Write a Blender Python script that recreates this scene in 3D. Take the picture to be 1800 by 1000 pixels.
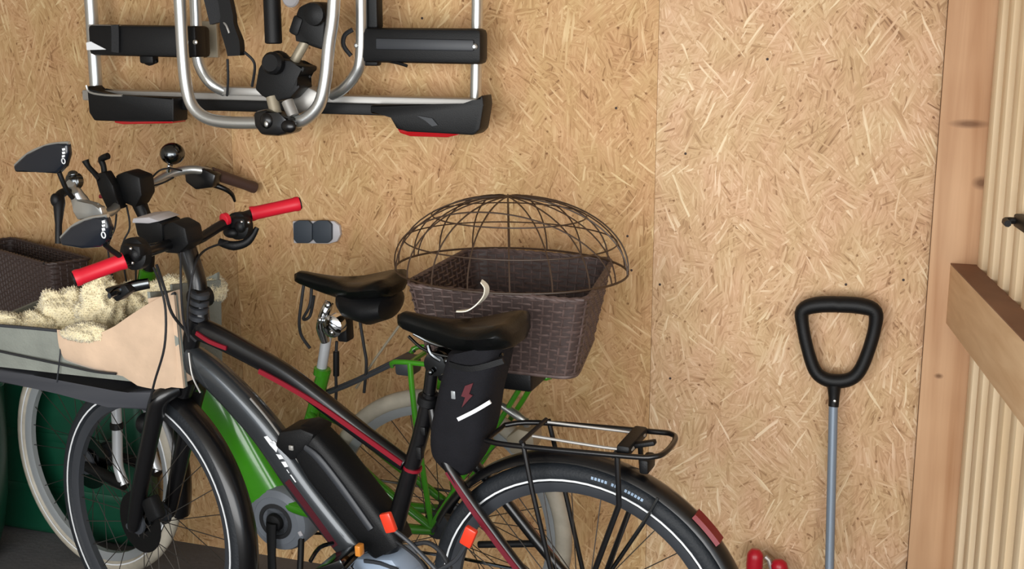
import bpy, bmesh, math, random
from mathutils import Vector, Matrix, noise
random.seed(7)
V = Vector
scene = bpy.context.scene
for o in list(bpy.data.objects): bpy.data.objects.remove(o)
col = scene.collection
# ------------------------------------------------------------------ camera
FPX, PITCH, YAW = 2130.5, .210, .334
CAM = V((0, -3.059, 1.605))
cd = V((-math.sin(YAW)*math.cos(PITCH), math.cos(YAW)*math.cos(PITCH), -math.sin(PITCH)))
cr_ = V((math.cos(YAW), math.sin(YAW), 0)); cu = cr_.cross(cd)
cam = bpy.data.cameras.new('camera'); camo = bpy.data.objects.new('camera', cam); col.objects.link(camo)
cam.sensor_width = 36; cam.lens = FPX/1800*36; cam.clip_start = .05
camo.matrix_world = Matrix((( cr_.x, cu.x, -cd.x, CAM.x), (cr_.y, cu.y, -cd.y, CAM.y), (cr_.z, cu.z, -cd.z, CAM.z), (0,0,0,1)))
scene.camera = camo
# ------------------------------------------------------------------ world, lights, exposure
w = bpy.data.worlds.new('world'); scene.world = w; w.use_nodes = True
w.node_tree.nodes['Background'].inputs[0].default_value = (.80, .90, 1, 1)
w.node_tree.nodes['Background'].inputs[1].default_value = 1.4
la = bpy.data.lights.new('open_garage_door_daylight', 'AREA'); la.shape = 'RECTANGLE'; la.size = 5.2; la.size_y = 2.2
la.energy = 245; la.color = (1, .98, .95)
lo = bpy.data.objects.new('open_garage_door_daylight', la); col.objects.link(lo)
lo.location = (.0, -4.75, 1.15); lo.rotation_euler = (math.radians(90), 0, 0)
scene.view_settings.view_transform = 'Standard'; scene.view_settings.look = 'None'
scene.view_settings.exposure = -.2; scene.view_settings.gamma = 1; scene.view_settings.use_curve_mapping = False

# ------------------------------------------------------------------ helpers
def ray(px, py): return cd + cr_*((px-900)/FPX) - cu*((py-500)/FPX)
def U(px, py, Y):
    v = ray(px, py); return CAM + v*((Y-CAM.y)/v.y)
def L(M, px, py, y=0.0):                    # a point seen at a pixel, in frame M on its plane y
    I = M.inverted(); c = I @ CAM; v = I.to_3x3() @ ray(px, py)
    return c + v*((y-c.y)/v.y)
def lin(c): return tuple((x/12.92 if x <= .04045 else ((x+.055)/1.055)**2.4) for x in [k/255 for k in c])
def mat(name, rgb, rough=.5, metal=0, coat=0, bump=0, bscale=200, var=0, vscale=8, spec=.5, sheen=0):
    m = bpy.data.materials.new(name); m.use_nodes = True; nt = m.node_tree; b = nt.nodes['Principled BSDF']
    c = lin(rgb); b.inputs['Base Color'].default_value = (*c, 1); b.inputs['Roughness'].default_value = rough
    b.inputs['Metallic'].default_value = metal; b.inputs['Coat Weight'].default_value = coat; b.inputs['Specular IOR Level'].default_value = spec
    b.inputs['Coat Roughness'].default_value = .08; b.inputs['Sheen Weight'].default_value = sheen
    tc = nt.nodes.new('ShaderNodeTexCoord')
    if var:
        n = nt.nodes.new('ShaderNodeTexNoise'); n.inputs['Scale'].default_value = vscale; n.inputs['Detail'].default_value = 4
        nt.links.new(tc.outputs['Object'], n.inputs['Vector'])
        r = nt.nodes.new('ShaderNodeValToRGB'); r.color_ramp.elements[0].position = .3; r.color_ramp.elements[1].position = .7
        r.color_ramp.elements[0].color = (*[k*(1-var) for k in c], 1); r.color_ramp.elements[1].color = (*[min(1, k*(1+var)) for k in c], 1)
        nt.links.new(n.outputs['Fac'], r.inputs[0]); nt.links.new(r.outputs[0], b.inputs['Base Color'])
    if bump:
        n = nt.nodes.new('ShaderNodeTexNoise'); n.inputs['Scale'].default_value = bscale; n.inputs['Detail'].default_value = 3
        nt.links.new(tc.outputs['Object'], n.inputs['Vector'])
        bp = nt.nodes.new('ShaderNodeBump'); bp.inputs['Strength'].default_value = bump; bp.inputs['Distance'].default_value = .004
        nt.links.new(n.outputs['Fac'], bp.inputs['Height']); nt.links.new(bp.outputs[0], b.inputs['Normal'])
    return m

def N(nt, t, **kw):
    n = nt.nodes.new(t)
    for k, v in kw.items():
        if hasattr(n, k): setattr(n, k, v)
    return n
def osb(name, tint, seed):
    m = bpy.data.materials.new(name); m.use_nodes = True; nt = m.node_tree; b = nt.nodes['Principled BSDF']; lk = nt.links.new
    tc = N(nt, 'ShaderNodeTexCoord'); sp = N(nt, 'ShaderNodeSeparateXYZ'); cb = N(nt, 'ShaderNodeCombineXYZ')
    lk(tc.outputs['Object'], sp.inputs[0]); lk(sp.outputs['X'], cb.inputs['X']); lk(sp.outputs['Z'], cb.inputs['Y'])
    wn = N(nt, 'ShaderNodeTexNoise'); wn.inputs['Scale'].default_value = 14; wn.inputs['Detail'].default_value = 2
    lk(cb.outputs[0], wn.inputs['Vector'])
    ws = N(nt, 'ShaderNodeVectorMath', operation='SCALE'); ws.inputs['Scale'].default_value = .010; lk(wn.outputs['Color'], ws.inputs[0])
    wa = N(nt, 'ShaderNodeVectorMath', operation='ADD'); lk(cb.outputs[0], wa.inputs[0]); lk(ws.outputs[0], wa.inputs[1])
    def math_(op, a, bb=None, c=None):
        n = N(nt, 'ShaderNodeMath', operation=op)
        for i, x in enumerate((a, bb, c)):
            if x is None: continue
            if isinstance(x, (int, float)): n.inputs[i].default_value = x
            else: lk(x, n.inputs[i])
        return n.outputs[0]
    def layer(sd, cell, ln, wd, base, amp):
        ad = N(nt, 'ShaderNodeVectorMath', operation='ADD'); ad.inputs[1].default_value = (sd*3.17+seed, sd*1.71-seed, 0); lk(wa.outputs[0], ad.inputs[0])
        v1 = N(nt, 'ShaderNodeTexVoronoi', voronoi_dimensions='2D'); v1.inputs['Scale'].default_value = cell; lk(ad.outputs[0], v1.inputs['Vector'])
        s1 = N(nt, 'ShaderNodeSeparateColor'); lk(v1.outputs['Color'], s1.inputs[0])
        ang = math_('MULTIPLY_ADD', s1.outputs[0], 2*amp, base-amp)
        rt = N(nt, 'ShaderNodeVectorRotate', rotation_type='Z_AXIS'); lk(ad.outputs[0], rt.inputs['Vector']); lk(ang, rt.inputs['Angle'])
        sc = N(nt, 'ShaderNodeVectorMath', operation='MULTIPLY'); sc.inputs[1].default_value = (1/ln, 1/wd, 1); lk(rt.outputs[0], sc.inputs[0])
        v2 = N(nt, 'ShaderNodeTexVoronoi', voronoi_dimensions='2D'); v2.inputs['Scale'].default_value = 1; lk(sc.outputs[0], v2.inputs['Vector'])
        s2 = N(nt, 'ShaderNodeSeparateColor'); lk(v2.outputs['Color'], s2.inputs[0])
        sg = N(nt, 'ShaderNodeVectorMath', operation='MULTIPLY'); sg.inputs[1].default_value = (9, 150, 1); lk(rt.outputs[0], sg.inputs[0])
        g = N(nt, 'ShaderNodeTexNoise', noise_dimensions='2D'); g.inputs['Scale'].default_value = 1; g.inputs['Detail'].default_value = 3; lk(sg.outputs[0], g.inputs['Vector'])
        ed = N(nt, 'ShaderNodeTexVoronoi', voronoi_dimensions='2D', feature='DISTANCE_TO_EDGE'); ed.inputs['Scale'].default_value = 1; lk(sc.outputs[0], ed.inputs['Vector'])
        e = math_('MINIMUM', math_('MULTIPLY', ed.outputs['Distance'], 7), 1)
        val = math_('ADD', math_('MULTIPLY', s2.outputs[0], .17), math_('MULTIPLY', g.outputs['Fac'], .54))
        val = math_('SUBTRACT', val, math_('MULTIPLY', math_('SUBTRACT', 1, e), .03))
        return val, s2.outputs[1], e
    val, tintf, _ = layer(0, 6, .085, .020, 1.57, 1.0)
    for sd, cell, ln, wd, base, amp, thr in ((1, 5, .10, .014, 1.57, .8, .50), (2, 9, .05, .008, 1.57, 1.3, .60), (3, 4, .12, .020, 1.57, .9, .78), (4, 14, .028, .005, 1.5, 1.5, .62), (5, 7, .07, .0055, 1.57, 1.0, .86)):
        v, g, e = layer(sd, cell, ln, wd, base, amp)
        if sd == 5: v = math_('ADD', v, .10)
        mk = math_('GREATER_THAN', g, thr)
        mx = N(nt, 'ShaderNodeMix', data_type='FLOAT'); lk(mk, mx.inputs[0]); lk(val, mx.inputs[2]); lk(v, mx.inputs[3]); val = mx.outputs[0]
    vs = N(nt, 'ShaderNodeTexVoronoi', voronoi_dimensions='2D'); vs.inputs['Scale'].default_value = 26; lk(cb.outputs[0], vs.inputs['Vector'])
    ss = N(nt, 'ShaderNodeSeparateColor'); lk(vs.outputs['Color'], ss.inputs[0])
    spk = math_('MULTIPLY', math_('LESS_THAN', vs.outputs['Distance'], .085), math_('GREATER_THAN', ss.outputs[0], .80))
    val = math_('SUBTRACT', val, math_('MULTIPLY', spk, .16))
    big = N(nt, 'ShaderNodeTexNoise'); big.inputs['Scale'].default_value = 5; big.inputs['Detail'].default_value = 3; lk(cb.outputs[0], big.inputs['Vector'])
    val = math_('ADD', val, math_('MULTIPLY_ADD', big.outputs['Fac'], .22, -.11))
    rp = N(nt, 'ShaderNodeValToRGB'); lk(val, rp.inputs[0]); cr = rp.color_ramp
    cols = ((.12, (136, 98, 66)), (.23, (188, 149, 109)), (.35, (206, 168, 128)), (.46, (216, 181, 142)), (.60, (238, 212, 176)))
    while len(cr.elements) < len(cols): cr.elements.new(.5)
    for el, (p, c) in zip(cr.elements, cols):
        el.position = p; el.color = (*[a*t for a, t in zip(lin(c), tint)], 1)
    hb_ = N(nt, 'ShaderNodeTexNoise'); hb_.inputs['Scale'].default_value = 9; hb_.inputs['Detail'].default_value = 2
    mh = N(nt, 'ShaderNodeMapping'); mh.inputs['Scale'].default_value = (1.6, .7, 1); mh.inputs['Location'].default_value = (seed, 3, 0); lk(cb.outputs[0], mh.inputs[0]); lk(mh.outputs[0], hb_.inputs['Vector'])
    hr = N(nt, 'ShaderNodeValToRGB'); hr.color_ramp.elements[0].position = .35; hr.color_ramp.elements[1].position = .65
    hr.color_ramp.elements[0].color = (1.0, .955, .93, 1); hr.color_ramp.elements[1].color = (.97, .99, .90, 1); lk(hb_.outputs['Fac'], hr.inputs[0])
    hm = N(nt, 'ShaderNodeMix', data_type='RGBA', blend_type='MULTIPLY'); hm.inputs[0].default_value = 1; lk(rp.outputs[0], hm.inputs[6]); lk(hr.outputs[0], hm.inputs[7])
    lk(hm.outputs[2], b.inputs['Base Color']); b.inputs['Roughness'].default_value = .62; b.inputs['Specular IOR Level'].default_value = .3
    bp = N(nt, 'ShaderNodeBump'); bp.inputs['Strength'].default_value = .35; bp.inputs['Distance'].default_value = .0025; lk(val, bp.inputs['Height']); lk(bp.outputs[0], b.inputs['Normal'])
    return m
def wood(name, c1, c2, scale=(30, 30, 1.5), rough=.6, knots=()):
    m = bpy.data.materials.new(name); m.use_nodes = True; nt = m.node_tree; b = nt.nodes['Principled BSDF']; lk = nt.links.new
    tc = N(nt, 'ShaderNodeTexCoord'); oi = N(nt, 'ShaderNodeObjectInfo')
    ad = N(nt, 'ShaderNodeVectorMath', operation='MULTIPLY_ADD'); ad.inputs[1].default_value = (1, 1, 1)
    lk(tc.outputs['Object'], ad.inputs[0])
    rv = N(nt, 'ShaderNodeCombineXYZ'); rm = N(nt, 'ShaderNodeMath', operation='MULTIPLY'); rm.inputs[1].default_value = 9
    lk(oi.outputs['Random'], rm.inputs[0]); lk(rm.outputs[0], rv.inputs[0]); lk(rm.outputs[0], rv.inputs[2]); lk(rv.outputs[0], ad.inputs[2])
    mp = N(nt, 'ShaderNodeMapping'); mp.inputs['Scale'].default_value = scale; lk(ad.outputs[0], mp.inputs[0])
    n = N(nt, 'ShaderNodeTexNoise'); n.inputs['Scale'].default_value = 1; n.inputs['Detail'].default_value = 5; n.inputs['Distortion'].default_value = .6; lk(mp.outputs[0], n.inputs['Vector'])
    n2 = N(nt, 'ShaderNodeTexNoise'); n2.inputs['Scale'].default_value = 3.5; n2.inputs['Detail'].default_value = 2; lk(ad.outputs[0], n2.inputs['Vector'])
    a = N(nt, 'ShaderNodeMath', operation='MULTIPLY_ADD'); lk(n.outputs['Fac'], a.inputs[0]); a.inputs[1].default_value = .6; 
    h = N(nt, 'ShaderNodeMath', operation='MULTIPLY'); lk(n2.outputs['Fac'], h.inputs[0]); h.inputs[1].default_value = .4; lk(h.outputs[0], a.inputs[2])
    r = N(nt, 'ShaderNodeValToRGB'); r.color_ramp.elements[0].position = .36; r.color_ramp.elements[1].position = .64
    r.color_ramp.elements[0].color = (*lin(c1), 1); r.color_ramp.elements[1].color = (*lin(c2), 1); lk(a.outputs[0], r.inputs[0])
    out = r.outputs[0]
    for (kx, kz, sx, sz) in knots:
        mk = N(nt, 'ShaderNodeMapping'); mk.inputs['Location'].default_value = (-kx/sx, 0, -kz/sz); mk.inputs['Scale'].default_value = (1/sx, 0, 1/sz)
        lk(tc.outputs['Object'], mk.inputs[0])
        ln = N(nt, 'ShaderNodeVectorMath', operation='LENGTH'); lk(mk.outputs[0], ln.inputs[0])
        mr = N(nt, 'ShaderNodeMapRange'); mr.inputs[1].default_value = .3; mr.inputs[2].default_value = 1; mr.inputs[3].default_value = .75; mr.inputs[4].default_value = 0; lk(ln.outputs['Value'], mr.inputs[0])
        mx = N(nt, 'ShaderNodeMix', data_type='RGBA'); lk(mr.outputs[0], mx.inputs[0]); lk(out, mx.inputs[6]); mx.inputs[7].default_value = (*lin((95, 58, 32)), 1); out = mx.outputs[2]
    lk(out, b.inputs['Base Color']); b.inputs['Roughness'].default_value = rough; b.inputs['Specular IOR Level'].default_value = .3
    bp = N(nt, 'ShaderNodeBump'); bp.inputs['Strength'].default_value = .2; bp.inputs['Distance'].default_value = .002; lk(n.outputs['Fac'], bp.inputs['Height']); lk(bp.outputs[0], b.inputs['Normal'])
    return m

def crom(pts, k, closed=False, scal=None):
    if k <= 1: return pts, scal
    n = len(pts); out = []; so = []
    for i in range(n if closed else n-1):
        g = (lambda j: j % n) if closed else (lambda j: min(max(j, 0), n-1))
        a, b_, c, d_ = g(i-1), g(i), g(i+1), g(i+2)
        for s in range(k):
            t = s/k; t2 = t*t; t3 = t2*t
            f = (-.5*t3+t2-.5*t, 1.5*t3-2.5*t2+1, -1.5*t3+2*t2+.5*t, .5*t3-.5*t2)
            out.append(pts[a]*f[0]+pts[b_]*f[1]+pts[c]*f[2]+pts[d_]*f[3])
            if scal: so.append(tuple(scal[b_][q]*(1-t)+scal[c][q]*t for q in range(len(scal[0]))))
    if not closed:
        out.append(pts[-1]); 
        if scal: so.append(scal[-1])
    return out, (so if scal else None)
T = Matrix.Translation
class MB:
    def __init__(s): s.bm = bmesh.new()
    def rings(s, rings, closed=False, cap=True):
        bm = s.bm; R = [[bm.verts.new(p) for p in r] for r in rings]; n = len(R[0])
        for i in range(len(R) if closed else len(R)-1):
            a = R[i]; b_ = R[(i+1) % len(R)]
            for j in range(n): bm.faces.new((a[j], a[(j+1) % n], b_[(j+1) % n], b_[j]))
        if cap and not closed: bm.faces.new(R[0][::-1]); bm.faces.new(R[-1])
        return s
    def tube(s, pts, r, n=10, k=1, closed=False, cap=True):
        pts = [V(p) for p in pts]; rr = [(x,) for x in r] if isinstance(r, (list, tuple)) else [(r,)]*len(pts)
        pts, rr = crom(pts, k, closed, rr); m = len(pts); T = []
        for i in range(m):
            a = pts[(i-1) % m] if closed else pts[max(i-1, 0)]; b_ = pts[(i+1) % m] if closed else pts[min(i+1, m-1)]
            T.append((b_-a).normalized())
        nv = T[0].orthogonal().normalized(); Rg = []
        for i in range(m):
            nv = (nv - T[i]*nv.dot(T[i])).normalized(); bn = T[i].cross(nv)
            Rg.append([pts[i]+(nv*math.cos(2*math.pi*j/n)+bn*math.sin(2*math.pi*j/n))*rr[i][0] for j in range(n)])
        return s.rings(Rg, closed, cap)
    def sweep(s, pts, prof, nrm, sc=None, k=1, closed=False, cap=True):    # prof: (along nrm, along tangent x nrm)
        pts = [V(p) for p in pts]; nrm = V(nrm)
        sc = sc or [(1, 1)]*len(pts); pts, sc = crom(pts, k, closed, sc); m = len(pts); Rg = []
        for i in range(m):
            a = pts[(i-1) % m] if closed else pts[max(i-1, 0)]; b_ = pts[(i+1) % m] if closed else pts[min(i+1, m-1)]
            t = (b_-a).normalized(); nn = (nrm-t*nrm.dot(t)).normalized(); bn = t.cross(nn)
            Rg.append([pts[i]+nn*(p[0]*sc[i][0])+bn*(p[1]*sc[i][1]) for p in prof])
        return s.rings(Rg, closed, cap)
    def box(s, c, size, rot=None, bev=0, seg=2):
        r = bmesh.ops.create_cube(s.bm, size=1); vs = r['verts']; R = rot or Matrix.Identity(3)
        for v in vs: v.co = V((v.co.x*size[0], v.co.y*size[1], v.co.z*size[2]))
        if bev:
            es = list({e for v in vs for e in v.link_edges}); b_ = bmesh.ops.bevel(s.bm, geom=es, offset=bev, segments=seg, profile=.5, affect='EDGES')
            vs = list({v for f in b_['faces'] for v in f.verts} | {v for v in vs if v.is_valid})
        for v in vs: v.co = R @ v.co + V(c)
        return s
    def prism(s, pts, ext, bev=0, seg=2):                 # planar outline, swept by +-ext/2
        ext = V(ext)*.5; bm = s.bm; A = [bm.verts.new(V(p)+ext) for p in pts]; B = [bm.verts.new(V(p)-ext) for p in pts]; n = len(A)
        fs = [bm.faces.new(A), bm.faces.new(B[::-1])]+[bm.faces.new((A[j], B[j], B[(j+1) % n], A[(j+1) % n])) for j in range(n)]
        if bev: bmesh.ops.bevel(bm, geom=list({e for f in fs for e in f.edges}), offset=bev, segments=seg, profile=.5, affect='EDGES', clamp_overlap=True)
        return s
    def lathe(s, c, axis, prof, n=24, cap=True):
        ax = V(axis).normalized(); a = ax.orthogonal().normalized(); b_ = ax.cross(a); c = V(c)
        return s.rings([[c+ax*h+(a*math.cos(2*math.pi*j/n)+b_*math.sin(2*math.pi*j/n))*max(r, .0002) for j in range(n)] for r, h in prof], False, cap)
    def ball(s, c, rad, rot=None, u=16, v=10):
        R = rot or Matrix.Identity(3); rad = (rad,)*3 if isinstance(rad, (int, float)) else rad; c = V(c)
        rg = []
        for i in range(v+1):
            ph = -math.pi/2+math.pi*i/v; cc = max(math.cos(ph), .01)
            rg.append([c+R @ V((rad[0]*cc*math.cos(2*math.pi*j/u), rad[1]*cc*math.sin(2*math.pi*j/u), rad[2]*math.sin(ph))) for j in range(u)])
        return s.rings(rg)
    def mesh(s, name, m, ang=40):
        bmesh.ops.recalc_face_normals(s.bm, faces=s.bm.faces)
        me = bpy.data.meshes.new(name); s.bm.to_mesh(me); s.bm.free(); me.materials.append(m)
        for p in me.polygons: p.use_smooth = True
        me.set_sharp_from_angle(angle=math.radians(ang)); return me
    def build(s, name, m, parent=None, M=None, ang=40, off=None):
        if off is not None:
            for v in s.bm.verts: v.co -= off
        return link(name, s.mesh(name, m, ang), parent, M)
def link(name, me, parent=None, M=None):
    o = bpy.data.objects.new(name, me); col.objects.link(o)
    if parent: o.parent = parent
    if M is not None: o.matrix_local = M
    return o
def thing(name, label, cat, M=None, group=None):
    o = bpy.data.objects.new(name, None); col.objects.link(o); o.empty_display_size = .1
    if M is not None: o.matrix_world = M if isinstance(M, Matrix) else Matrix.Translation(M)
    return tag(o, label, cat, group)
def tag(o, label, cat=None, group=None):
    o['label'] = label
    if cat: o['category'] = cat
    if group: o['group'] = group
    return o
def struct(o, label=None):
    o['kind'] = 'structure'
    if label: o['label'] = label
    return o
def ell(a, b_, n=16, e=2.0):
    out = []
    for i in range(n):
        t = 2*math.pi*i/n; c, s_ = math.cos(t), math.sin(t)
        out.append((a*math.copysign(abs(c)**(2/e), c), b_*math.copysign(abs(s_)**(2/e), s_)))
    return out
def rect(a, b_): return [(a, b_), (-a, b_), (-a, -b_), (a, -b_)]

# ------------------------------------------------------------------ materials
M_ = dict(
 black=mat('black gloss paint', (12, 12, 14), .3, coat=.2), matte=mat('black plastic', (12, 13, 15), .5, spec=.32, bump=.15, bscale=400),
 rubber=mat('black rubber', (30, 31, 34), .7, bump=.25, bscale=250), tyre=mat('grey-black tyre rubber', (28, 32, 37), .62, spec=.4, bump=.3, bscale=180),
 white=mat('white reflective', (232, 235, 238), .35), silver=mat('brushed aluminium', (205, 207, 205), .3, metal=.85), alu=mat('grey aluminium profile', (176, 174, 170), .42, metal=.6),
 chrome=mat('chrome', (225, 228, 230), .1, metal=1), dchrome=mat('dark chrome', (95, 98, 100), .16, metal=1),
 red=mat('red rubber grip', (212, 26, 48), .42), stay=mat('dull red paint', (108, 28, 42), .35, coat=.3), maroon=mat('maroon paint', (72, 20, 30), .35, coat=.4), redp=mat('dark red paint', (132, 22, 38), .3, coat=.5), lens=mat('red lens plastic', (175, 16, 24), .18, coat=.6),
 orange=mat('orange red reflector', (228, 62, 36), .3, coat=.4), green=mat('green gloss paint', (62, 142, 26), .25, coat=.6, var=.12),
 cream=mat('cream tyre rubber', (172, 165, 150), .6, var=.12, vscale=30), rim=mat('grey rim', (158, 162, 164), .35, metal=.3), spoke=mat('dark steel spoke', (70, 66, 62), .4, metal=.6),
 motor=mat('grey motor casing', (118, 124, 132), .42, metal=.1), motorb=mat('blue grey motor casing', (150, 166, 186), .38), grey=mat('dark grey plastic', (52, 55, 60), .45),
 leather=mat('black saddle vinyl', (8, 10, 10), .34, spec=.3, bump=.1, bscale=160), cloth=mat('black nylon', (20, 20, 25), .8, bump=.4, bscale=500, var=.15, vscale=30, spec=.25),
 dark=mat('dark brown wicker', (62, 49, 46), .55), wick=mat('grey brown wicker', (88, 72, 68), .55, var=.35, vscale=60), wire=mat('brown coated wire', (62, 44, 30), .45),
 felt=mat('light grey felt', (134, 138, 130), .9, var=.12, vscale=14, bump=.4, bscale=150), suede=mat('beige sheepskin suede', (205, 177, 150), .85, var=.16, vscale=9, bump=.3, bscale=60, sheen=.3),
 fleece=mat('cream fleece', (244, 230, 192), .95, var=.12, vscale=12, bump=.9, bscale=130, sheen=.5), pan=mat('charcoal basket tray', (58, 60, 66), .55),
 barrel=mat('dark green plastic', (10, 66, 46), .4, var=.15, vscale=4), steel=mat('blue grey painted steel', (128, 142, 158), .4, metal=.15), plate=mat('pale grey plastic', (196, 194, 198), .45),
 pad=mat('slate pad', (58, 66, 76), .6), beige=mat('grey beige metal arm', (160, 150, 130), .45, metal=.3), floor=mat('dark grey concrete', (94, 93, 95), .8, bump=.4, bscale=60, var=.18, vscale=5),
 plaster=mat('pale plaster', (176, 168, 156), .9, bump=.2, bscale=80), clear=mat('smoked mirror back', (20, 26, 36), .22, coat=.3), dkbrown=mat('dark brown matt', (54, 36, 30), .6))
SATIN = mat('satin aluminium', (210, 214, 218), .35, metal=.35)
OSB_C = osb('oriented strand board dimmed', (.74, .72, .66), 8.7); OSB_A = osb('oriented strand board warm', (.93, .90, .82), 1.3); OSB_B = osb('oriented strand board pale', (1.02, 1.06, 1.16), 5.1)  # leftmost sheet's tint is darkened to paint in the wall's dim left end
POST = wood('planed post timber', (180, 136, 99), (212, 172, 134), (26, 26, 1.2), knots=((.075, 1.385, .05, .012), (.11, 1.25, .022, .018), (.05, .78, .012, .008)))
BOARD = wood('pale spruce board', (224, 198, 158), (246, 226, 192), (40, 40, 1.3)); BOARD2 = wood('shade-toned spruce board', (172, 134, 94), (206, 170, 126), (40, 40, 1.3)); CAP = wood('shade-darkened rail top', (118, 84, 66), (146, 108, 86), (4, 4, 30)); RAIL = wood('spruce rail timber', (212, 174, 132), (234, 202, 162), (4, 4, 30))  # shade between cover strips and on the rail top is put in the colour

# ------------------------------------------------------------------ setting
fl = struct(MB().box((-.5, -2.4, -.05), (6.4, 5.0, .1)).build('floor', M_['floor']), 'dark grey concrete garage floor')
wb = struct(MB().box((-1.1, .075, 1.2), (4.8, .1, 2.4)).build('wall_back', M_['plaster']), 'garage back wall clad in strand board sheets')
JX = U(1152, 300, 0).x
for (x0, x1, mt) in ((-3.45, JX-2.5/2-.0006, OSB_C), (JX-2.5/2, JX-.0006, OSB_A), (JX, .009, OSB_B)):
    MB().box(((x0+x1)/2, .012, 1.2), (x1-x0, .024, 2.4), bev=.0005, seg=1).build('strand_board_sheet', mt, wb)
# small dark nail holes and knots in the boards
for (px, py) in ((1160, 500), (1349, 104), (1487, 500), (1588, 492), (1083, 190), (1103, 415), (1110, 475), (742, 32), (1205, 270), (1178, 665)):
    p = U(px, py, 0); MB().lathe(p+V((0, .002, 0)), (0, -1, 0), ((.0034, 0), (.0034, .0024), (.002, .003)), 10).build('nail_head', M_['dkbrown'], wb)
struct(MB().box((-3.5, -2.4, 1.2), (.1, 5.0, 2.4)).build('wall_left', M_['plaster']), 'unseen side wall added to block light from the left')  # out of view, added to keep sky light off the left side
struct(MB().box((-.5, -2.4, 2.45), (6.4, 5.0, .1)).build('ceiling', M_['plaster']), 'plain garage ceiling')
po = struct(MB().box((.071, -.03, 1.2), (.122, .07, 2.4), bev=.003).build('trim_1', POST), 'planed timber post beside the strand board')
MB().box((.071, -.032, .133), (.128, .080, .266), bev=.003).build('post_foot', M_['dkbrown'], po)  # dark brown box around the foot of the post
# open boarded door leaf on the right
ANG = math.radians(9.415); dv = V((math.sin(ANG), -math.cos(ANG), 0)); dn = V((-math.cos(ANG), -math.sin(ANG), 0))
D0 = V((.136, -.07, 0)); DM = Matrix(((dv.x, dn.x, 0, D0.x), (dv.y, dn.y, 0, D0.y), (0, 0, 1, 0), (0, 0, 0, 1)))
door = struct(MB().box((.62, -.032, 1.19), (1.24, .012, 2.30)).build('door_1', BOARD, None, DM), 'pale boarded wooden door standing open beside the post')
bw = .108
bme = MB().box((0, -.018, 1.19), (bw-.003, .016, 2.30), bev=.002, seg=1).mesh('board', BOARD2, 25)  # recessed boards toned darker, painting in the shade between strips
sme = MB().box((0, .006, 1.19), (.050, .032, 2.30), bev=.004, seg=2).mesh('cover_strip', BOARD, 25)
for i in range(11):
    link('board', bme, door, T((bw*(i+.5), 0, 0))); link('cover_strip', sme, door, T((bw*i+.03, 0, 0)))
for zz in (.983, 2.1, .2):
    rl_ = tag(MB().box((.60, .049, zz), (1.24, .056, .145), bev=.003).build('rail', RAIL, door), 'horizontal timber rail across the door boards')
    MB().box((.60, .049, zz+.0735), (1.24, .056, .003)).build('shaded_top', CAP, rl_)  # thin brown strip paints the shade on the rail's top face
MB().box((.44, .028, 1.225), (.11, .020, .026), bev=.004).tube([(.40, .034, 1.225), (.40, .056, 1.225), (.44, .06, 1.225)], .007, 8, 3).build('latch_bolt', M_['matte'], door)

# ------------------------------------------------------------------ bicycle frames of reference
def bike_matrix(X, Y, phi, lean):
    a = V((math.cos(phi), math.sin(phi), 0)); n = V((-math.sin(phi), math.cos(phi), 0)); x = -a
    z = V((0, 0, 1))*math.cos(lean)-n*math.sin(lean); y = z.cross(x)
    return Matrix(((x.x, y.x, z.x, X), (x.y, y.y, z.y, Y), (x.z, y.z, z.z, 0), (0, 0, 0, 1)))
def steer_matrix(hx, hz, th, dl):
    o = V((hx, 0, hz)); k = V((-math.cos(th), 0, math.sin(th)))
    return Matrix.Translation(o) @ Matrix.Rotation(dl, 4, k) @ Matrix.Translation(-o)
EM = bike_matrix(-.648, -.705, -.098, .07); ES = steer_matrix(.98, .8, math.radians(70), math.radians(-12)); ESM = EM @ ES
GM = bike_matrix(-1.134, -.306, -.066, .064); GS = steer_matrix(.93, .8, math.radians(69), math.radians(-10)); GSM = GM @ GS
def circ(R, n=72, a0=0, a1=2*math.pi, full=True):
    m = n if full else n+1
    return [V((R*math.cos(a0+(a1-a0)*i/n), 0, R*math.sin(a0+(a1-a0)*i/n))) for i in range(m)]
def wheel(name, parent, M, R, tr, tyre, stripe, rimm, nsp=28, hubr=.022):
    rim = MB().sweep(circ(R-tr*2-.004), [(.013, -.008), (.013, .004), (.008, .016), (-.008, .016), (-.013, .004), (-.013, -.008)], (0, 1, 0), closed=True).build(name, rimm, parent, M)
    MB().sweep(circ(R-tr), ell(tr*.95, tr, 14), (0, 1, 0), closed=True).build('tyre', tyre, rim)
    if stripe:
        for s in (-1, 1): MB().sweep(circ(R-tr*1.45), rect(.0008, .0020), (0, 1, 0), closed=True).build('reflective_stripe', stripe, rim, Matrix.Translation((0, s*tr*.90, 0)))
    MB().lathe((0, -.05, 0), (0, 1, 0), ((.008, -.02), (.008, 0), (hubr+.008, .006), (hubr+.008, .012), (hubr*.7, .02), (hubr*.7, .08), (hubr+.008, .088), (hubr+.008, .094), (.008, .1), (.008, .12)), 16).build('hub', M_['grey'], rim)
    mes = [MB().tube([(hubr*math.cos(q), s*.036, hubr*math.sin(q)), ((R-tr*2-.012)*1, 0, 0)], .00125, 5).mesh('spoke', M_['spoke']) for s, q in ((1, 1.3), (-1, -1.3), (1, -1.3), (-1, 1.3))]
    for i in range(nsp): link('spoke', mes[i % 4], rim, Matrix.Rotation(2*math.pi*(i+.25)/nsp, 4, 'Y'))
    return rim
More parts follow.
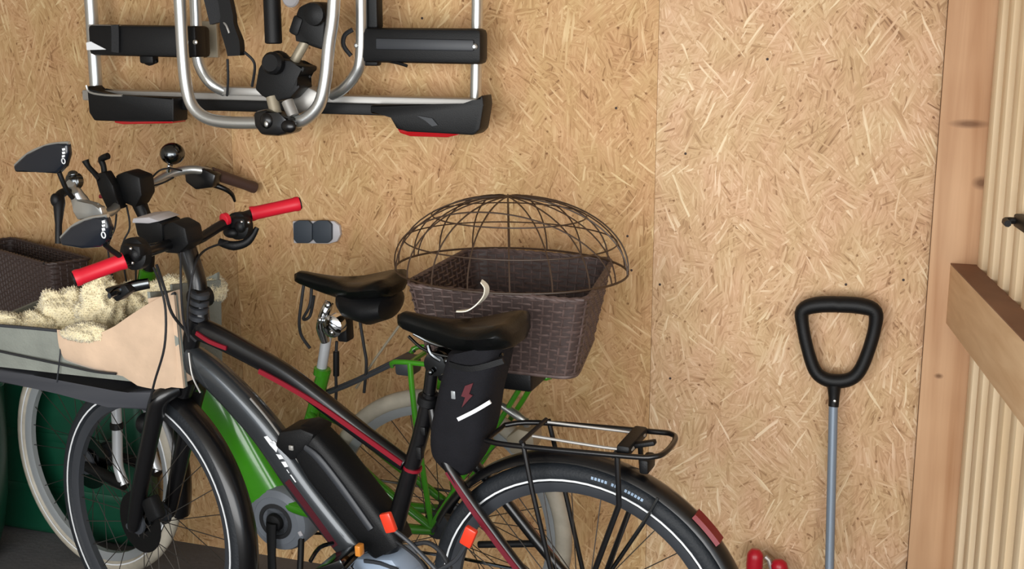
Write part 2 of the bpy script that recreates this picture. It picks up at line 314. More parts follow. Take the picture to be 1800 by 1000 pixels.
def fender(name, parent, M, R, a0, a1, m, wd=.028):
    prof = [(wd, .010), (wd*.8, 0), (wd*.35, -.005), (-wd*.35, -.005), (-wd*.8, 0), (-wd, .010), (-wd*.9, .012), (-wd*.72, .003), (-wd*.3, -.002), (wd*.3, -.002), (wd*.72, .003), (wd*.9, .012)]
    return MB().sweep(circ(R, 48, a0, a1, False), prof, (0, 1, 0)).build(name, m, parent, M)

# ================================================================== black electric bicycle (in front)
eb = thing('electric_bicycle', 'black electric bicycle with red handlebar grips and frame stripes, standing in front', 'bicycle', EM)
e = lambda px, py, y=0: L(EM, px, py, y)
es = lambda px, py, y=0: L(ESM, px, py, y)
# frame: hydroformed top and down tubes, seat tube, stays
f = MB()
f.sweep([e(335, 572), e(380, 590), e(440, 622), e(500, 656), e(560, 700), e(640, 762), e(712, 815)], ell(1, 1, 14, 2.6), (0, 1, 0),
        [(.022, .030), (.022, .027), (.020, .024), (.019, .023), (.018, .022), (.017, .020), (.016, .018)], k=5)
f.tube([e(757, 690), e(738, 770), e(715, 850), e(692, 935), e(672, 1015)], [.0185, .0185, .020, .022, .024], 14, 3)
f.tube([e(348, 560), e(331, 612), e(318, 668)], [.024, .0235, .027], 16, 2)
for s in (1, -1):
    ys = .05*s
    f.tube([V((.335, .012*s, .795)), V((.30, .035*s, .70)), V((.22, ys, .60)), V((.10, ys*1.1, .46)), V((0, ys*1.15, .365))], [.011, .0125, .0125, .012, .010], 10, 4)
    f.tube([V((.46, .03*s, .30)), V((.36, .05*s, .315)), V((.0, ys*1.2, .356))], [.017, .014, .010], 10, 4)
frame = f.build('frame', M_['black'], eb)
MB().sweep([e(332, 625), e(380, 662), e(430, 712), e(475, 765), e(530, 845), e(600, 935), e(680, 1030)], ell(1, 1, 16, 2.8), (0, 1, 0),
        [(.028, .034), (.031, .036), (.032, .038), (.032, .038), (.032, .038), (.032, .038), (.032, .038)], k=5).build('down_tube', mat('gunmetal paint', (64, 68, 72), .3, metal=.55, coat=.6), eb)
# red stripes on the frame's side
st = MB(); st.sweep([e(345, 585, .024), e(368, 600, .024), e(398, 612, .023)], rect(.0025, .005), (0, 1, 0), k=3)
st.sweep([e(455, 652, .021), e(500, 676, .021), e(560, 712, .020), e(640, 768, .019), e(706, 815, .017)], rect(.0022, .006), (0, 1, 0), k=4)
st.build('red_stripe', M_['redp'], frame)
MB().tube([e(726, 819), e(725, 824)], .0218, 14).build('red_band', M_['redp'], frame)
for s in (1, -1):
    MB().sweep([V((.285, s*.0495, .672)), V((.22, s*.0625, .598)), V((.14, s*.0665, .505)), V((.08, s*.067, .44))], rect(.0022, .006), (0, 1, 0), k=3).build('red_stripe', M_['stay'], frame)
# white blocky lettering on the lower edge of the down tube (camera side)
def decal(parent, quads, y, m, name='lettering', th=.0012):
    b = MB()
    for q in quads: b.prism([e(px, py, y) for px, py in q], (0, th, 0))
    return b.build(name, m, parent)
decal(frame, [[(462, 768), (470, 766), (489, 786), (486, 795)], [(474, 776), (482, 775), (487, 781), (480, 783)], [(476, 797), (494, 799), (499, 806), (486, 808)],
              [(488, 812), (502, 811), (507, 820), (496, 822)], [(496, 826), (505, 825), (509, 831), (501, 833)], [(504, 836), (512, 834), (521, 847), (514, 850)]], .0305, M_['white'])
MB().sweep([e(440, 700, .032), e(475, 742, .033), e(530, 818, .033), e(606, 918, .033)], rect(.0012, .0024), (0, 1, 0), k=4).build('silver_line', M_['alu'], frame)
MB().sweep([e(505, 845, .032), e(550, 905, .032), e(590, 960, .032)], rect(.0014, .009), (0, 1, 0), k=3).build('maroon_stripe', M_['maroon'], frame)
# head set, spacers
hs = MB()
for i, (px, py) in enumerate(((349, 556), (351, 543), (352, 530), (353, 517))): hs.lathe(e(px, py)-V((-.004, 0, .007)), V((-.30, 0, 1)), ((.019, 0), (.0225, .002), (.0225, .012), (.019, .014)), 20)
hs.build('headset_spacers', M_['grey'], eb)
# battery
pb = [e(512, 772), e(530, 790), e(560, 830), e(610, 893), e(655, 950), e(672, 975)]
n2 = (pb[4]-pb[1]).normalized(); up = V((-n2.z, 0, n2.x)); up = up if up.z > 0 else -up
pts = [p+up*.042 for p in pb]
bat = MB().sweep(pts, ell(1, 1, 20, 4.5), (0, 1, 0), [(.028, .030), (.040, .046), (.044, .055), (.044, .055), (.044, .052), (.040, .044)], k=4).build('battery', M_['matte'], eb)
MB().sweep([e(536, 786, .043), e(560, 806, .0465), e(600, 857, .0465), (e(652, 930, .0465))], ell(.006, .010, 10), (0, 1, 0), [(.6, .7), (1, 1), (1, 1), (.9, .9)], k=4).build('rib', M_['grey'], bat)
MB().box(e(512, 787, .046), (.012, .006, .012), bev=.002).build('lock_button', M_['alu'], bat)
MB().prism([e(500, 772, 0), e(508, 748, 0), e(545, 742, 0), e(570, 752, 0), e(560, 775, 0), e(530, 800, 0)], (0, .084, 0), .008).build('top_cap', M_['matte'], bat)
# motor, crank, pedals
mc = e(690, 1040)
mo = MB().lathe(mc+V((0, -.05, 0)), (0, 1, 0), ((.06, 0), (.088, .008), (.092, .02), (.092, .075), (.082, .092), (.03, .1)), 32).build('motor', M_['motorb'], eb)
MB().prism([e(628, 1000, .0), e(640, 966, .0), e(705, 968, .0), (e(730, 1000, .0)), e(712, 1070, .0), e(640, 1060, .0)], (0, .09, 0), .012).build('motor_cover', M_['motorb'], mo)
MB().sweep([e(640, 986, .047), e(668, 990, .047), e(700, 1002, .047)], rect(.002, .004), (0, 1, 0), k=3).build('seam', M_['grey'], mo)
cc = mc+V((0, .062, 0)); pe = e(600, 985, .085)
MB().sweep([cc, cc+(pe-cc)*.5, pe], ell(.007, .012, 10), (0, 1, 0), k=3).build('crank_arm', M_['black'], eb)
MB().sweep([cc+V((0, -.12, 0)), mc*2-pe+V((0, -.125, 0))], ell(.007, .012, 10), (0, 1, 0)).build('crank_arm', M_['black'], eb)
P1 = e(596, 985, .12); pd = MB(); pd.box(P1, (.085, .085, .022), Matrix.Rotation(.5, 3, 'Y'), bev=.005)
for s in (-1, 1): pd.tube([P1+V((.045*s, -.045, .012)), P1+V((.05*s, 0, .022)), P1+V((.045*s, .045, .012))], .005, 8, 3)
ped = pd.build('pedal', M_['dchrome'], eb); MB().box(e(632, 966, .125), (.014, .02, .026), bev=.003).build('reflector', mat('amber reflector', (205, 130, 50), .3), ped)
for (px, py, a, rod) in ((683, 918, .34, [(688, 928), (722, 955), (768, 1003)]), (824, 943, -.40, [(820, 955), (800, 985), (768, 1003)])):
    oc = MB().box(e(px, py, .10), (.028, .014, .046), Matrix.Rotation(a, 3, 'Y'), bev=.004).build('orange_clip', M_['orange'], eb)
    MB().tube([e(x_, y_, .10) for x_, y_ in rod], .005, 8, 3).build('rod', M_['grey'], oc)
MB().tube([e(728, 957, .09), e(752, 954, .09), e(775, 970, .09), e(792, 1000, .09)], .0055, 8, 4).build('brake_hose', M_['rubber'], eb)
P2 = mc*2-pe+V((0, -.17, 0)); MB().box(P2, (.09, .085, .02), bev=.004).build('pedal', M_['matte'], eb)
ch = MB().lathe(mc+V((0, -.068, 0)), (0, 1, 0), ((.06, 0), (.074, .001), (.074, .004), (.06, .005)), 40).build('chainring', M_['grey'], eb)
MB().tube([mc+V((.0, -.066, .075)), V((0, -.066, .395)), V((-.03, -.066, .36)), V((0, -.066, .32)), V((.05, -.066, .25)), mc+V((0, -.066, -.075)), mc+V((.075, -.066, 0))], .004, 6, 3, closed=True).build('chain', M_['dchrome'], eb)
MB().lathe((0, -.075, .358), (0, 1, 0), ((.03, 0), (.045, .012), (.052, .03), (.02, .035)), 24).build('sprockets', M_['dchrome'], eb)
# kickstand
MB().tube([V((.40, .03, .27)), V((.36, .10, .14)), V((.34, .16, .004))], .009, 10, 2).build('kickstand', M_['matte'], eb)
# seat post, clamp, saddle
sp_ = MB().tube([e(752, 712), e(761, 640)], .0145, 14).build('seat_post', M_['black'], eb)
MB().lathe(e(752, 705), V((-.25, 0, 1)), ((.021, -.008), (.0235, -.006), (.0235, .012), (.0205, .014)), 20).build('collar', M_['matte'], sp_)
MB().box(e(744, 757, .016), (.014, .010, .02), bev=.003).build('clamp_bolt', M_['matte'], sp_)
cl = MB(); c0 = e(765, 640, .02)
cl.lathe(c0+V((0, -.045, 0)), (0, 1, 0), ((.014, 0), (.026, .002), (.028, .012), (.022, .018), (.022, .03), (.028, .036), (.026, .048), (.010, .05)), 24)
cl.tube([e(752, 606, .022), e(758, 622, .022), e(775, 634, .022)], .005, 8, 3); cl.ball(e(786, 634, .03), .008); cl.ball(e(757, 654, .032), .007)
cl.build('seat_clamp', M_['dchrome'], eb)
rl = MB()
for s in (1, -1): rl.tube([V((.385, .010*s, .955)), V((.33, .022*s, .93)), V((.22, .024*s, .925)), V((.15, .035*s, .95))], .0035, 8, 4)
rl.build('saddle_rails', M_['dchrome'], eb)
def saddle(parent, x0, x1, z, m, wide=.098, drop=0.0, tilt=0.0, sk=.045, name='saddle'):
    # lofted shell: nose at x0 (front), tail at x1
    rg = []; ns = 18
    for i in range(ns+1):
        t = i/ns; x = x0+(x1-x0)*t
        wv = [(0, .004), (.04, .018), (.2, .024), (.4, .034), (.55, .055), (.7, .080), (.85, wide), (.94, wide*.92), (1, wide*.55)]
        for a, b_ in zip(wv, wv[1:]):
            if a[0] <= t <= b_[0]: hw = a[1]+(b_[1]-a[1])*(t-a[0])/(b_[0]-a[0]); break
        zt = z-.012*math.sin(math.pi*min(1, t*1.15))+.012*max(0, (t-.6)/.4)-(.012*(1-t/.06) if t < .06 else 0)-(.02*((t-.94)/.06)**2 if t > .94 else 0)+tilt*t
        dp = sk*(.55+.45*min(1, t*2.2))*(1 if .05 < t < .97 else .55)
        ring = []; n = 18
        for j in range(n):
            a = 2*math.pi*j/n; c, s_ = math.cos(a), math.sin(a)
            y = hw*math.copysign(abs(c)**.75, c); zz = zt + (.008*s_**.6 - .010*(abs(c)**3) + (-.006 if t > .5 and abs(c) < .25 else 0) if s_ >= 0 else -dp*abs(s_)**.7*(.75+.25*abs(c)))
            ring.append(V((x, y*(1 if s_ >= 0 else .86), zz)))
        rg.append(ring)
    return MB().rings(rg).build(name, m, parent, ang=60)
saddle(eb, .415, .125, 1.002, M_['leather'], sk=.060)
# rear wheel, mudguard, carrier
wheel('rear_wheel', eb, T((0, 0, .358)), .358, .0225, M_['tyre'], M_['white'], M_['grey'])
rwl = [o for o in eb.children if o.name.startswith('rear_wheel')][0]
for a in range(16):
    if a in (5, 9): continue
    MB().sweep(circ(.3425, 3, math.radians(96+a*1.25), math.radians(96.85+a*1.25), False), rect(.0006, .0032), (0, 1, 0)).build('tyre_lettering', mat('pale blue print', (150, 172, 196), .6) if a == 0 else bpy.data.materials['pale blue print'], rwl, T((0, .0208, 0)))
fe = fender('rear_mudguard', eb, T((0, 0, .358)), .378, math.radians(28), math.radians(205), M_['black'], .029)
MB().sweep(circ(.3835, 12, math.radians(131), math.radians(142), False), [(.020, .002), (.014, -.006), (-.014, -.006), (-.020, .002)], (0, 1, 0)).build('tail_reflector', mat('dark red reflector', (120, 18, 28), .3), fe, T((0, 0, .0)))
sy = MB()
for s in (1, -1): sy.tube([V((-.0, .055*s, .362)), V((-.165, .040*s, .645)), V((-.182, .028*s, .682))], .0035, 8)
sy.build('mudguard_stay', M_['dchrome'], fe, T((0, 0, -.358)))
zr = .775
rk = MB()
rk.tube([V((.19, -.045, zr-.018)), V((.12, -.066, zr-.01)), V((-.13, -.068, zr+.006)), V((-.183, -.060, zr+.010)), V((-.198, -.03, zr+.010)), V((-.198, .03, zr+.010)), V((-.183, .060, zr+.010)), V((-.13, .068, zr+.006)), V((.12, .066, zr-.01)), V((.19, .045, zr-.018))], .0058, 10, 5)
for x in (.10, -.10): rk.tube([V((x, -.066, zr)), V((x, .066, zr))], .005, 8)
rk.tube([V((.19, -.046, zr-.018)), V((.19, .046, zr-.018))], .005, 8)
for s in (1, -1):
    rk.tube([V((.095, .067*s, zr)), V((.075, .072*s, zr-.10)), V((.01, .07*s, .37))], .0055, 8)
    rk.tube([V((-.11, .067*s, zr+.004)), V((-.115, .072*s, zr-.10)), V((-.01, .07*s, .37))], .0062, 8)
rack = rk.build('rear_rack', M_['black'], eb)
MB().tube([V((.085, -.04, zr+.006)), V((-.115, -.045, zr+.008)), V((-.125, -.02, zr+.012)), V((-.125, .02, zr+.012)), V((-.115, .045, zr+.008)), V((.085, .04, zr+.006))], .0032, 8, 4).build('spring_flap', M_['alu'], rack)
MB().box(V((-.118, 0, zr+.010)), (.028, .115, .022), bev=.005).box(V((-.150, .02, zr+.016)), (.05, .018, .010), Matrix.Rotation(.3, 3, 'Y'), bev=.003).build('clamp_block', M_['matte'], rack)
MB().box(V((-.150, 0, zr-.034)), (.020, .05, .032), bev=.006).build('tail_lamp', M_['matte'], eb)
MB().tube([e(842, 957, -.055), e(958, 955, -.055)], .008, 10).build('ring_lock', M_['matte'], eb)
# front end (turned slightly towards the wall)
AX = V((1.193, 0, .37))
fw = wheel('front_wheel', eb, ES @ T(AX), .358, .0225, M_['tyre'], M_['white'], M_['grey'])
fe2 = fender('front_mudguard', eb, ES @ T(AX), .378, math.radians(62), math.radians(200), M_['black'], .030)
fk = MB(); fk.tube([V((1.02, 0, .775)), V((1.042, 0, .735))], .026, 14)
for s in (1, -1): fk.tube([V((1.03, .02*s, .752)), V((1.05, .055*s, .735)), V((1.072, .058*s, .69)), V((1.15, .058*s, .48)), V((1.185, .056*s, .375)), V((1.193, .054*s, .362))], [.020, .023, .023, .021, .017, .012], 12, 3)
fk.build('fork', M_['black'], eb, ES)
MB().lathe((0, .030, 0), (0, 1, 0), ((.03, 0), (.082, .0005), (.082, .0025), (.03, .003)), 36).build('brake_disc', M_['dchrome'], fw)
MB().box(AX+V((-.075, .045, .06)), (.05, .03, .06), Matrix.Rotation(.5, 3, 'Y'), bev=.008).build('brake_caliper', M_['matte'], eb, ES)
MB().sweep([V((1.085, .056, .655)), V((1.055, .05, .735)), V((1.05, 0, .752)), V((1.055, -.05, .735)), V((1.085, -.056, .655))], ell(.014, .02, 10), (1, 0, .4), k=4).build('fork_arch', M_['black'], eb, ES)
lampb = MB(); lampb.lathe(es(262, 745, .0), V((1, 0, -.1)), ((.014, -.02), (.024, -.01), (.028, .015), (.026, .02)), 20)
lampb.build('headlamp', M_['matte'], eb, ES)
MB().tube([V((.955, 0, .905)), es(349, 520), es(345, 490), es(332, 450), es(322, 418)], [.020, .0215, .0225, .0235, .024], 14, 3).build('stem', M_['black'], eb, ES)
MB().lathe(es(352, 523)-V((.0, .026, 0)), (0, 1, 0), ((.012, 0), (.024, .004), (.024, .048), (.012, .052)), 18).build('stem_bolt', M_['matte'], eb, ES)
# handlebar: unproject the far/near ends at their own depths
eb_l = lambda px, py, y: L(EM, px, py, y)
BC = eb_l(312, 420, 0); LG1 = eb_l(219, 458, .225); LG0 = eb_l(134, 489, .305); RG1 = eb_l(441, 376, -.215); RG0 = eb_l(524, 358, -.30)
hb = MB().tube([LG1+(LG0-LG1)*.08, eb_l(268, 440, .12), eb_l(300, 428, .04), BC, eb_l(345, 422, -.05), eb_l(395, 393, -.14), RG1+(RG0-RG1)*.08], .0125, 12, 4).build('handlebar', M_['black'], eb)
for a, b_ in ((LG0, LG1), (RG0, RG1)):
    dr = (b_-a).normalized(); ln = (b_-a).length
    g = MB().lathe(a, dr, ((.012, -.004), (.0175, -.003), (.0185, .004), (.017, .012), (.0165, ln*.45), (.0170, ln-.012), (.0185, ln-.006), (.0185, ln), (.013, ln+.001)), 20).build('grip', M_['red'], eb)
    MB().lathe(a-dr*.0075, dr, ((.010, 0), (.0150, .001), (.0150, .004)), 16).build('end_cap', M_['matte'], g)
# display, shifters, levers
MB().prism([eb_l(288, 395, .02), eb_l(318, 384, .02), eb_l(340, 396, .02), eb_l(346, 425, .02), eb_l(328, 442, .02), eb_l(302, 440, .02)], (0, .06, 0), .008).build('stem_clamp', M_['matte'], eb)
ds = MB().prism([eb_l(252, 380, .02), eb_l(280, 376, .02), eb_l(302, 388, .02), eb_l(304, 420, .02), eb_l(275, 424, .02), eb_l(258, 408, .02)], (0, .07, 0), .006).build('display', M_['matte'], eb)
MB().prism([eb_l(251, 386, .025), eb_l(253, 378, .025), eb_l(280, 376, .025), eb_l(299, 383, .025), eb_l(280, 387, .025)], (0, .074, 0), .002).build('display_glint', M_['plate'], ds)  # pale strip painted as the highlight along the display's top edge
def cluster(c, r, name='shifter'):
    b = MB(); b.lathe(c+V((0, -.018, 0)), (0, 1, .1), ((r*.5, 0), (r, .006), (r, .026), (r*.6, .034)), 20); b.box(c+V((-.012, .012, .014)), (.05, .028, .026), bev=.006); b.ball(c+V((.012, .016, -.012)), (.022, .016, .014)); b.ball(c+V((-.02, .02, .006)), (.014, .012, .016))
    return b.build(name, M_['matte'], eb)
s1 = cluster(eb_l(238, 447, .185), .036); [MB().ball(eb_l(*p_), .004, None, 10, 6).build('bolt', M_['chrome'], s1) for p_ in ((230, 437, .215), (233, 462, .215))]
s2 = cluster(eb_l(420, 398, -.175), .034); [MB().ball(eb_l(*p_), .004, None, 10, 6).build('bolt', M_['chrome'], s2) for p_ in ((425, 390, -.15), (437, 391, -.15))]
MB().lathe(eb_l(392, 387, -.135), (RG1-BC).normalized(), ((.0135, 0), (.016, .002), (.016, .012), (.0135, .014)), 16).build('red_collar', M_['red'], eb)
MB().sweep([eb_l(262, 498, .17), eb_l(235, 503, .19), eb_l(205, 512, .22), eb_l(192, 520, .25)], ell(.012, .007, 10), (0, 0, 1), [(1, 1), (1.1, 1.1), (.8, .8), (.6, .6)], k=3).build('brake_lever', M_['dchrome'], eb)
MB().prism([eb_l(190, 505, .20), eb_l(228, 498, .20), eb_l(236, 510, .20), eb_l(213, 528, .20)], (0, .03, 0), .004).build('brake_lever_body', M_['matte'], eb)
MB().sweep([eb_l(385, 425, -.16), eb_l(410, 432, -.17), eb_l(436, 424, -.19), eb_l(452, 400, -.205)], ell(.010, .007, 10), (0, 0, 1), [(1, 1), (1.2, 1.2), (1, 1), (.6, .6)], k=4).build('brake_lever', M_['matte'], eb)
# cables
def cable(pts, r=.0028, m=None, parent=None, M=None, name='cable'): return MB().tube(pts, r, 8, 5).build(name, m or M_['rubber'], parent or eb, M)
cable([eb_l(270, 470, .12), eb_l(281, 500, .13), eb_l(291, 545, .14), eb_l(289, 610, .15), eb_l(272, 670, .12), eb_l(262, 712, .06)])
cable([eb_l(275, 465, .09), eb_l(290, 510, .10), eb_l(302, 550, .09), eb_l(325, 580, .04), eb_l(345, 600, .03)], .0036)
cable([eb_l(318, 440, .04), eb_l(318, 500, .07), eb_l(322, 560, .06), eb_l(330, 590, .04)])
cable([eb_l(400, 425, -.14), eb_l(360, 440, -.06), eb_l(342, 470, .03), eb_l(330, 540, .05), eb_l(332, 600, .035)])
cable([eb_l(332, 620, .03), eb_l(338, 660, .04), eb_l(352, 690, .035)], .0022, M_['alu'])
cable([V((.44, .03, .47)), V((.36, .05, .44)), V((.30, .065, .36)), V((.2, .07, .34))], .0035)
MB().box(eb_l(738, 795, .016), (.014, .016, .03), bev=.003).build('cable_clip', M_['matte'], eb)

# mirror of the black bicycle, small pouch under its saddle, baskets
def mirror(M, pts, cen, y, name_label, stalk, marks, group=None):
    """teardrop mirror head seen from behind: pts pixel outline, real thickness, clamp stalk"""
    P = [L(M, px, py, y) for px, py in pts]; org = P[0].copy()
    t = thing('rear_view_mirror', name_label, 'mirror', M @ T(org), group)
    q = [p-org for p in P]
    MB().prism(q, (0, .020, 0), .007, 3).build('shell', M_['clear'], t)
    MB().prism([V((p.x*.97, -.0105, p.z*.96-.002)) for p in q], (0, .002, 0)).build('glass', M_['chrome'], t)
    rimp = [L(M, px, py, y+.002)-org for px, py in pts[:5]]
    MB().tube(rimp, .0042, 8, 3).build('silver_edge', M_['silver'], t)
    b = MB()
    for m in marks:
        if m[0] == 'ring':
            c = L(M, m[1], m[2], y+.0112)-org; b.tube([c+V((.0052*math.cos(a)*1.0, 0, .0065*math.sin(a))) for a in [i*math.pi/6 for i in range(12)]], .0014, 6, 1, closed=True)
        else: b.prism([L(M, px, py, y+.0112)-org for px, py in m], (0, .0012, 0))
    b.build('lettering', M_['white'], t)
    MB().tube([L(M, px, py, yy)-org for px, py, yy in stalk], .006, 10, 3).build('stalk', M_['matte'], t)
    return t
mirror(GM, [(27, 291), (50, 270), (82, 256), (104, 252), (122, 251), (124, 270), (118, 290), (104, 305), (75, 302), (30, 302)], None, .30,
       'upper dark teardrop mirror with white lettering, raised on the green bicycle', [(104, 303, .30), (110, 318, .295), (118, 335, .285), (128, 348, .27)],
       [[(109, 261), (114, 260), (115, 264), (110, 265)], [(109, 267), (114, 266), (115, 270), (110, 271)], [(109, 273), (114, 272), (114, 276), (109, 277)], ('ring', 111.5, 283)])
mirror(EM, [(108, 418), (128, 398), (152, 386), (170, 382), (190, 379), (196, 400), (192, 420), (180, 434), (148, 436), (112, 430)], None, .27,
       'lower dark teardrop mirror with white lettering, just above the left red grip', [(185, 430, .27), (196, 440, .255), (208, 448, .24), (216, 456, .232)],
       [[(179, 388), (184, 387), (185, 392), (180, 393)], [(179, 395), (185, 394), (185, 398), (180, 399)], [(179, 401), (184, 400), (185, 405), (180, 406)], ('ring', 182, 413)])
# saddle bag
bo = e(820, 700)
bag = thing('saddle_bag', 'black nylon saddle bag with white reflective stripe hanging under the front saddle', 'bag', EM @ T(bo))
kx = lambda px, py, y=0: e(px, py, y)-bo
rows = [((800, 612), (898, 590), .062), ((790, 650), (888, 640), .066), ((778, 700), (876, 690), .064), ((768, 750), (868, 745), .060), ((770, 790), (852, 795), .052), ((792, 822), (832, 826), .034)]
rg = []
for (a, b_, hw) in rows:
    A, B = kx(*a), kx(*b_); c = (A+B)/2; hx = (B-A)/2
    rg.append([c+hx*(math.copysign(abs(math.cos(q))**.6, math.cos(q)))+V((0, hw*math.copysign(abs(math.sin(q))**.6, math.sin(q)), 0)) for q in [2*math.pi*i/28 for i in range(28)]])
def subring(rg, k):
    out = []
    for j in range(len(rg[0])): out.append(crom([r[j] for r in rg], k)[0])
    return [list(x) for x in zip(*out)]
MB().rings(subring(rg, 4)).build('pouch', M_['cloth'], bag, ang=70)
MB().sweep([kx(805, 737, .064), kx(835, 722, .066), kx(862, 706, .064)], rect(.002, .004), (0, 1, 0), k=3).build('reflective_stripe', M_['white'], bag)
MB().prism([kx(818, 678, .067), kx(832, 673, .067), kx(825, 692, .067), kx(831, 695, .067), kx(812, 716, .067), (kx(818, 698, .067)), kx(811, 696, .067)], (0, .003, 0)).build('red_emblem', mat('dull red print', (86, 26, 34), .7), bag)
MB().box(kx(797, 694, .064), (.010, .004, .018), bev=.0015).build('tab', M_['rim'], bag)
MB().sweep([kx(790, 640, .062), kx(830, 648, .069), kx(885, 634, .062)], rect(.0025, .006), (0, 1, 0), k=4).build('flap_seam', M_['matte'], bag)
# cream band lying over the saddle tail
bp_ = [e(802, 547, -.01), e(822, 545, -.02), e(840, 534, -.035), e(853, 519, -.05), e(855, 505, -.055), e(846, 494, -.05)]
bo = bp_[0].copy()
bd = MB().sweep([p-bo for p in bp_], rect(.0125, .0012), (0, 1, .0), [(.25, 1), (.6, 1), (1, 1), (1, 1), (.8, 1), (.5, 1)], k=5).build('curved_band', mat('cream plastic', (226, 222, 206), .35), None, EM @ T(bo))
tag(bd, 'short cream curled plastic band sticking up behind the front saddle', 'band')
# ------------------------------------------------------------------ felt basket with sheepskin on the black bicycle
o_ = ESM @ V((1.20, 0, .78)); BSM = Matrix(((-1, 0, 0, o_.x), (0, -1, 0, o_.y), (0, 0, 1, o_.z), (0, 0, 0, 1))); bo = V((0, 0, 0))
hp_ = BSM.inverted() @ EM @ V((1.0, 0, .84))
bk = thing('front_basket', 'pale grey felt basket on a charcoal tray, mounted in front of the black bicycle', 'basket', BSM)
q = lambda px, py, y: L(BSM, px, py, y)
YN, YF = .112, -.13
xb = q(312, 600, YN).x; xf = .38; xr2 = hp_.x+.03
def prof_top(x): # near rim height along x
    pts_ = sorted([(q(px, py, YN).x, q(px, py, YN).z) for px, py in ((330, 512), (300, 519), (262, 540), (228, 562), (205, 578), (185, 588), (130, 586), (60, 579), (0, 574))])
    pts_ = [(-9, pts_[0][1])]+pts_+[(9, pts_[-1][1])]
    for a, b_ in zip(pts_, pts_[1:]):
        if a[0] <= x <= b_[0]: return a[1]+(b_[1]-a[1])*(x-a[0])/max(1e-6, b_[0]-a[0])
zb = q(200, 672, YN).z
def wallpanel(y, y2, name, m, th=.010, n=18, x0=None, x1=None, ztop=None):
    rg = []
    for i in range(n+1):
        x = (x0 if x0 is not None else xb)+((x1 if x1 is not None else xf)-(x0 if x0 is not None else xb))*i/n; zt = (ztop or prof_top)(x)
        rg.append([V((x, y, zt)), V((x, (y+y2)/2*1.0+(.006 if y > 0 else -.006), (zt+zb)/2)), V((x, y2, zb)), V((x, y2-(th if y > 0 else -th), zb)), V((x, (y+y2)/2-(th if y > 0 else -th), (zt+zb)/2)), V((x, y-(th if y > 0 else -th), zt))])
    return MB().rings(rg).build(name, m, bk, ang=50)
wallpanel(YN, YN-.02, 'near_side', M_['felt'])
wallpanel(YF, YF+.02, 'far_side', M_['felt'], x0=xr2, ztop=lambda x: prof_top(x)+.02)
MB().prism([V((xf, YN, prof_top(xf))), V((xf, YF, prof_top(xf)+.02)), V((xf, YF+.02, zb)), V((xf, YN-.02, zb))], (.01, 0, 0)).build('front_panel', M_['felt'], bk)
xn = hp_.x+.07
for (xa_, ya_), (xc_, yc_) in (((xb, YN), (xn, hp_.y+.045)), ((xn, hp_.y+.045), (xn, hp_.y-.045)), ((xn, hp_.y-.045), (xr2, YF))):
    MB().prism([V((xa_, ya_, prof_top(xb))), V((xc_, yc_, prof_top(xb)-.015)), V((xc_, yc_*.9, zb)), V((xa_, ya_*.85, zb))], V((yc_-ya_, xa_-xc_, 0)).normalized()*.008).build('rear_panel', M_['suede'] if ya_ == YN else M_['felt'], bk)
# charcoal tray and lower piping
zt_ = zb
tr_ = [V((xb-.01, 0, zt_-.005)), V((xf+.01, 0, zt_-.005))]
yt = YN-.016
MB().prism([q(px, py, yt)-V((0, .105, 0)) for px, py in ((285, 684), (288, 700), (262, 722), (190, 716), (100, 692), (-60, 662), (-60, 640), (60, 660), (200, 692), (225, 690))], (0, .21, 0), .008).build('tray', M_['pan'], bk)
MB().tube([q(-60, 604, YN+.002), q(20, 622, YN), q(105, 640, YN), q(165, 653, YN), q(204, 657, YN-.001)], .0032, 8, 4).build('piping', M_['rubber'], bk)
MB().tube([V((x, YN-.002, prof_top(x)+.002)) for x in [xb+(xf-xb)*i/24 for i in range(25)]], .0042, 8).build('rim_piping', M_['grey'], bk)
MB().tube([q(107, 588, YN+.003), q(106, 620, YN+.003), q(100, 672, YN-.015)], .0018, 6, 3).build('seam', M_['grey'], bk)
# mounting bracket down to the fork crown
MB().box(V((hp_.x+.115, hp_.y*.5, -.035)), (.10, .06, .04), bev=.008).build('mounting_bracket', M_['matte'], bk)
for s_ in (1, -1): MB().tube([V((hp_.x+.15, s_*.03, -.04)), V((hp_.x+.10, s_*.03, -.085)), V((hp_.x+.05, s_*.02, -.09))], .007, 8, 3).build('bracket_arm', M_['matte'], bk)
# sheepskin: fluffy heaps inside, suede flap folded over the near rear side
sk = thing('sheepskin', 'cream sheepskin lining the felt basket with its beige suede side folded out', 'sheepskin', BSM)
def fluff(c, r, seed, amp=.35):
    bm = bmesh.new(); bmesh.ops.create_icosphere(bm, subdivisions=5, radius=1)
    for v in bm.verts:
        p = v.co.copy(); d1 = noise.fractal(p*1.6+V((seed, seed*2, 0)), 1, 2, 4)*amp*.8 + noise.fractal(p*5+V((seed, 0, 3)), 1, 2, 3)*.06
        p = p*(1+d1); v.co = V(c)+V((p.x*r[0], p.y*r[1], p.z*r[2]))
    return bm
def fleece(name, c, r, seed, amp=.35):
    b = MB(); b.bm.free(); b.bm = fluff(c, r, seed, amp); rn = random.Random(seed); bm = b.bm; bm.normal_update()
    vs = [(v.co.copy(), v.normal.copy()) for v in bm.verts]
    for p, no in rn.sample(vs, 2400):
        d_ = (no+V((rn.uniform(-.7, .7), rn.uniform(-.7, .7), rn.uniform(-.6, .5)))).normalized()*rn.uniform(.004, .009); a = d_.orthogonal().normalized()*.0022; c2 = d_.cross(a).normalized()*.0022
        t_ = [bm.verts.new(p+a), bm.verts.new(p-a*.5+c2), bm.verts.new(p-a*.5-c2), bm.verts.new(p+d_)]
        for i_, j_ in ((0, 1), (1, 2), (2, 0)): bm.faces.new((t_[i_], t_[j_], t_[3]))
    return b.build(name, M_['fleece'], sk, ang=180)
